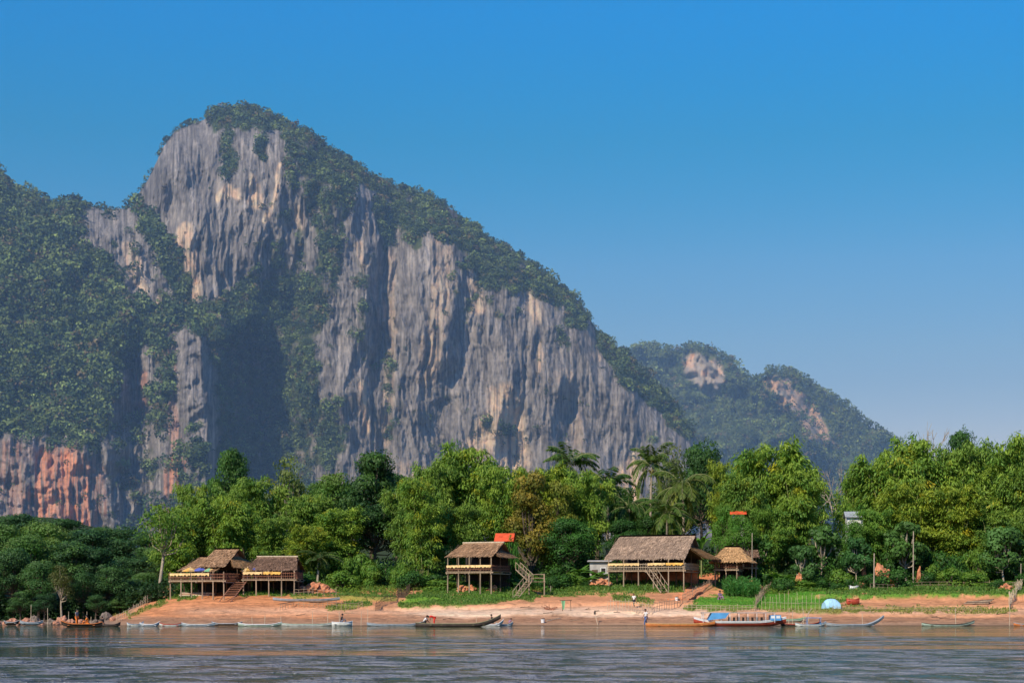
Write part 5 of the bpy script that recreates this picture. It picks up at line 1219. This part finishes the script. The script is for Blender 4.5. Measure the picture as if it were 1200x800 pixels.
# corn
def corn():
    rg = np.random.default_rng(3); n = 420; u = rg.uniform(848, 890, n); Y = rg.uniform(201, 207, n); X = (u - 600) / F * Y; Z = ground_z(X, Y); Q = []; C = []
    for x, y, z in zip(X, Y, Z):
        h = rg.uniform(1.0, 1.75)
        for k in range(9):
            t = k / 9; ph = rg.uniform(0, 6.28); d = np.array([math.cos(ph), math.sin(ph), rg.uniform(.3, 1.2)]); P = np.array([[x, y, z + h * (.25 + .75 * t)]]) + unit(d) * .22
            q, _ = leaves(P, unit(d)[None], rg.normal(size=(1, 3)), [.6], [.09], P); Q.append(q); C.append(np.tile(np.array([.055, .19, .035]) * rg.uniform(.7, 1.5), (4, 1)))
        Q.append(np.array([[x - .02, y, z], [x + .02, y, z], [x + .015, y, z + h], [x - .015, y, z + h]])); C.append(np.tile([.08, .16, .03], (4, 1)))
    q = np.concatenate(Q); o = mesh_np('corn_patch', q, np.arange(len(q)).reshape(-1, 4), LEAF, color=np.concatenate(C)); tag(o, 'dense patch of tall green corn at the top of the lawn', 'corn', kind='stuff')
corn()
# grass: blades over every green patch of the bank
def grass():
    rg = np.random.default_rng(4); n = 150000; u = rg.uniform(130, 1260, n); Y = 182 + 30 * rg.random(n); X = (u - 600) / F * Y; Z = ground_z(X, Y); v = HR - (Z - H) * F / Y
    m = grass_mask(u, v); k = (rg.random(n) < m * .95) & (m > .25); X, Y, Z, u, v, m = X[k], Y[k], Z[k], u[k], v[k], m[k]; n = len(X)
    lawn = ss(800, 830, u) * ss(975, 960, u); h = .12 + .22 * rg.random(n) * (1 - .65 * lawn) + .35 * (v < 692) * rg.random(n) * (1 - lawn)
    A = np.stack([rg.normal(size=n) * .45, rg.normal(size=n) * .45, np.ones(n)], 1); P = np.stack([X, Y, Z], 1) + unit(A) * (h * .45)[:, None]
    q, _ = leaves(P, A, rg.normal(size=(n, 3)) * np.array([1, 1, .2]), h, h * .35 + .03, P)
    t = np.clip(ss(705, 716, v) + .35 * rg.normal(size=n) - .1, 0, 1)[:, None]
    c = np.where(lawn[:, None] > .5, np.array([.11, .33, .035]), np.array([.10, .20, .035])); c = c * (1 - t) + np.array([.27, .27, .07]) * t
    c = c * rg.uniform(.75, 1.3, (n, 1)); o = mesh_np('bank_grass', q, np.arange(len(q)).reshape(-1, 4), LEAF, color=np.repeat(c, 4, 0)); tag(o, 'short green grass growing on the terraces of the river bank', 'grass', kind='stuff')
grass()

# ---------------------------------------------------------------- people
SKIN = paint('skin', (.30, .16, .10), .6, .1, 8); HAIR = paint('black_hair', (.012, .010, .010), .5, .2, 8)
def skinmesh(name, verts, edges, radii, mat, parent, sub=1, root=0):
    me = bpy.data.meshes.new(name); me.from_pydata([tuple(v) for v in verts], edges, []); me.materials.append(mat)
    o = bpy.data.objects.new(name, me); col.objects.link(o)
    if parent is not None: o.parent = parent
    md = o.modifiers.new('skin', 'SKIN'); md.use_smooth_shade = True
    if not me.skin_vertices: me.attributes.new
    ms = me.skin_vertices[0].data if me.skin_vertices else None
    if ms is None: return o
    for i, r in enumerate(radii): ms[i].radius = r if isinstance(r, tuple) else (r, r)
    ms[root].use_root = True
    sb = o.modifiers.new('smooth', 'SUBSURF'); sb.levels = sub; sb.render_levels = sub
    return o
def make_skin_layer(o):
    bpy.context.view_layer.objects.active = o
    return o
POSES = {
 'stand': dict(hip=(0,0,.90), chest=(0,0,1.26), neck=(0,0,1.44), head=(.02,0,1.58), lk=(.02,.11,.48), lf=(0,.12,.07), rk=(.03,-.11,.48), rf=(.02,-.12,.07), le=(.02,.27,1.12), lh=(.08,.27,.86), re=(.02,-.27,1.12), rh=(.10,-.26,.87)),
 'walk': dict(hip=(0,0,.88), chest=(.02,0,1.24), neck=(.04,0,1.42), head=(.07,0,1.56), lk=(.18,.10,.50), lf=(.22,.11,.07), rk=(-.04,-.10,.47), rf=(-.26,-.11,.10), le=(-.08,.26,1.10), lh=(.02,.27,.86), re=(.10,-.26,1.10), rh=(.24,-.24,.90)),
 'sit': dict(hip=(0,0,.18), chest=(.04,0,.55), neck=(.08,0,.72), head=(.12,0,.86), lk=(.36,.14,.44), lf=(.50,.14,.06), rk=(.36,-.14,.44), rf=(.50,-.14,.06), le=(.16,.26,.42), lh=(.36,.22,.34), re=(.16,-.26,.42), rh=(.36,-.22,.34)),
 'squat': dict(hip=(0,0,.25), chest=(.18,0,.58), neck=(.28,0,.72), head=(.37,0,.83), lk=(.30,.16,.50), lf=(.06,.15,.06), rk=(.30,-.16,.50), rf=(.06,-.15,.06), le=(.36,.24,.46), lh=(.56,.18,.30), re=(.36,-.24,.46), rh=(.56,-.18,.30)),
 'bend': dict(hip=(0,0,.86), chest=(.30,0,1.02), neck=(.46,0,1.02), head=(.60,0,.97), lk=(.04,.12,.47), lf=(-.02,.13,.07), rk=(.02,-.12,.47), rf=(-.06,-.13,.07), le=(.40,.22,.76), lh=(.46,.18,.50), re=(.40,-.22,.76), rh=(.46,-.18,.50)),
}
def person(loc, rz, pose, shirt, lower, label, scale=1.0, skirt=False, hat=None):
    J = {k: Vector(v) for k, v in POSES[pose].items()}; e = empty('person', loc, rz, label, 'person'); e.scale = (scale,) * 3
    up = (J['neck'] - J['chest']).normalized(); side = Vector((0, 1, 0))
    ls = J['chest'] + up * .14 + side * .17; rs = J['chest'] + up * .14 - side * .17; lh_ = J['hip'] + side * .09 - up * .02; rh_ = J['hip'] - side * .09 - up * .02
    fwd = side.cross(up) * 1.0; fwd = fwd if fwd.x > 0 else -fwd
    V = []; E = []; Rr = []
    def ad(p, r, par=None):
        V.append(Vector(p)); Rr.append(r); i = len(V) - 1
        if par is not None: E.append((par, i))
        return i
    hip = ad(J['hip'], (.13, .10)); waist = ad(J['hip'].lerp(J['chest'], .5), (.115, .09), hip); ch = ad(J['chest'], (.14, .10), waist); nk = ad(J['neck'], .055, ch)
    hd = J['head']; h1 = ad(hd - up * .06 + fwd * .01, .065, nk); h2 = ad(hd + fwd * .01, (.08, .09), h1); h3 = ad(hd + up * .07, .07, h2); ad(hd + fwd * .105 - up * .01, .014, h2)
    for s_, el, hn in ((ls, J['le'], J['lh']), (rs, J['re'], J['rh'])):
        a = ad(s_, .055, ch); b = ad(el, .040, a); c = ad(hn, .028, b); d = (hn - el).normalized(); pm = ad(hn + d * .07, (.038, .02), c)
        sd = side if s_ is ls else -side; cr = d.cross(sd).normalized()
        for k, (w_, ln) in enumerate(((-.032, .065), (-.011, .08), (.011, .075), (.032, .055))):
            f1 = ad(hn + d * .10 + cr * w_, .009, pm); f2 = ad(hn + d * (.10 + ln * .5) + cr * w_ - sd * .005, .0085, f1); ad(hn + d * (.10 + ln) + cr * w_ - sd * .02, .0075, f2)
        t1 = ad(hn + d * .05 + cr * -.05, .010, pm); ad(hn + d * .09 + cr * -.065, .009, t1)
    for h_, kn, ft in ((lh_, J['lk'], J['lf']), (rh_, J['rk'], J['rf'])):
        a = ad(h_, .085, hip); b = ad(kn, .055, a); c = ad(ft, .038, b); ad(ft + Vector((.15, 0, -.035)), .03, c)
    body = skinmesh('body', V, E, Rr, SKIN, e)
    # shirt
    V2 = [J['hip'] + up * .02, J['hip'].lerp(J['chest'], .5), J['chest'], J['chest'] + up * .12, ls, ls.lerp(J['le'], .75), rs, rs.lerp(J['re'], .75)]
    skinmesh('shirt', V2, [(0, 1), (1, 2), (2, 3), (2, 4), (4, 5), (2, 6), (6, 7)], [(.15, .125), (.135, .11), (.16, .125), (.09, .08), .075, .058, .075, .058], shirt, e)
    k_ = .95 if not skirt else .7
    V3 = [J['hip'] - up * .0, lh_, J['lk'], J['lk'].lerp(J['lf'], k_ * .9), rh_, J['rk'], J['rk'].lerp(J['rf'], k_ * .9)]
    skinmesh('trousers', V3, [(0, 1), (1, 2), (2, 3), (0, 4), (4, 5), (5, 6)], [(.145, .12), .105, .078, .062, .105, .078, .062], lower, e)
    bm = bmesh.new(); bmesh.ops.create_uvsphere(bm, u_segments=14, v_segments=10, radius=.112)
    bmesh.ops.delete(bm, geom=[v for v in bm.verts if v.co.z < -.02 and v.co.x > -.02], context='VERTS')
    me = bpy.data.meshes.new('hair'); bm.to_mesh(me); bm.free(); me.materials.append(hat or HAIR); o = bpy.data.objects.new('hair' if hat is None else 'headscarf', me); col.objects.link(o); o.parent = e; o.location = hd + up * .035 - fwd * .012
    for sg in (-1, 1):
        bm = bmesh.new(); bmesh.ops.create_icosphere(bm, subdivisions=1, radius=.012); me = bpy.data.meshes.new('eye'); bm.to_mesh(me); bm.free(); me.materials.append(HAIR)
        o = bpy.data.objects.new('eye', me); col.objects.link(o); o.parent = e; o.location = hd + fwd * .088 + side * sg * .035 + up * .015
    return e
WS_ = paint('white_shirt', (.78, .76, .72), .8, .08, 6); BT_ = paint('blue_trousers', (.10, .15, .30), .8, .2, 6); RD = paint('red_cloth', (.75, .05, .03), .8, .15, 6); ORC = paint('orange_cloth', (.85, .22, .03), .8, .15, 6)
GRC = paint('grey_cloth', (.20, .20, .24), .8, .2, 6); BLC = paint('black_cloth', (.03, .03, .035), .8, .2, 6); PUR = paint('purple_cloth', (.30, .17, .28), .8, .2, 6)
def W(u, Y, z): return Vector(((u - 600) / F * Y, Y, z))
person(on(757, 178.4), R(200), 'walk', WS_, BT_, 'man in white shirt and blue trousers standing at the water edge', 1.08)
person(W(496, 172.5, .12), R(-10), 'squat', WS_, BLC, 'man in white shirt crouching at the stern of the long dark boat', 1.1)
person(W(509, 172.5, .06), R(185), 'bend', RD, RD, 'person in bright red bending over in the long dark boat', 1.0)
person(W(90, 171.0, .12), R(-20), 'stand', GRC, ORC, 'person in grey top and orange trousers standing in the left boat', .98)
person(W(103, 171.0, .12), R(180), 'sit', ORC, ORC, 'person in orange sitting in the boat on the left', 1.12)
person(W(121, 174.5, .10), R(170), 'sit', BLC, REDW, 'person in black sitting in the small dark canoe', .95)
person(W(400, 176.4, .32), R(10), 'sit', BLC, GRC, 'person in dark clothes sitting in the short white motor boat', 1.0)
person(W(577, 177.2, .25), R(180), 'sit', BLC, BLC, 'person in black sitting behind the pointed white boat', 1.0)
person(W(596, 178.2, max(gz(W(596,178.2,0).x, 178.2), .05)), R(30), 'squat', PUR, REDW, 'crouching figure in dark purple at the end of the white boats', .8)
person(on(743, 190.5), R(230), 'walk', WS_, BLC, 'small person in white top walking beside the sandy plot fence', .95)
person(on(843, 198.5), R(-60), 'sit', PUR, PUR, 'person in purple sitting on the stepped path', 1.15)
person(Vector((at(865, 660, 207.5).x, 207.5, gz(at(865, 660, 207.5).x, 207.5) + .3)), R(-90), 'stand', REDT, BLC, 'person in red top standing beside the small square hut', 1.0)
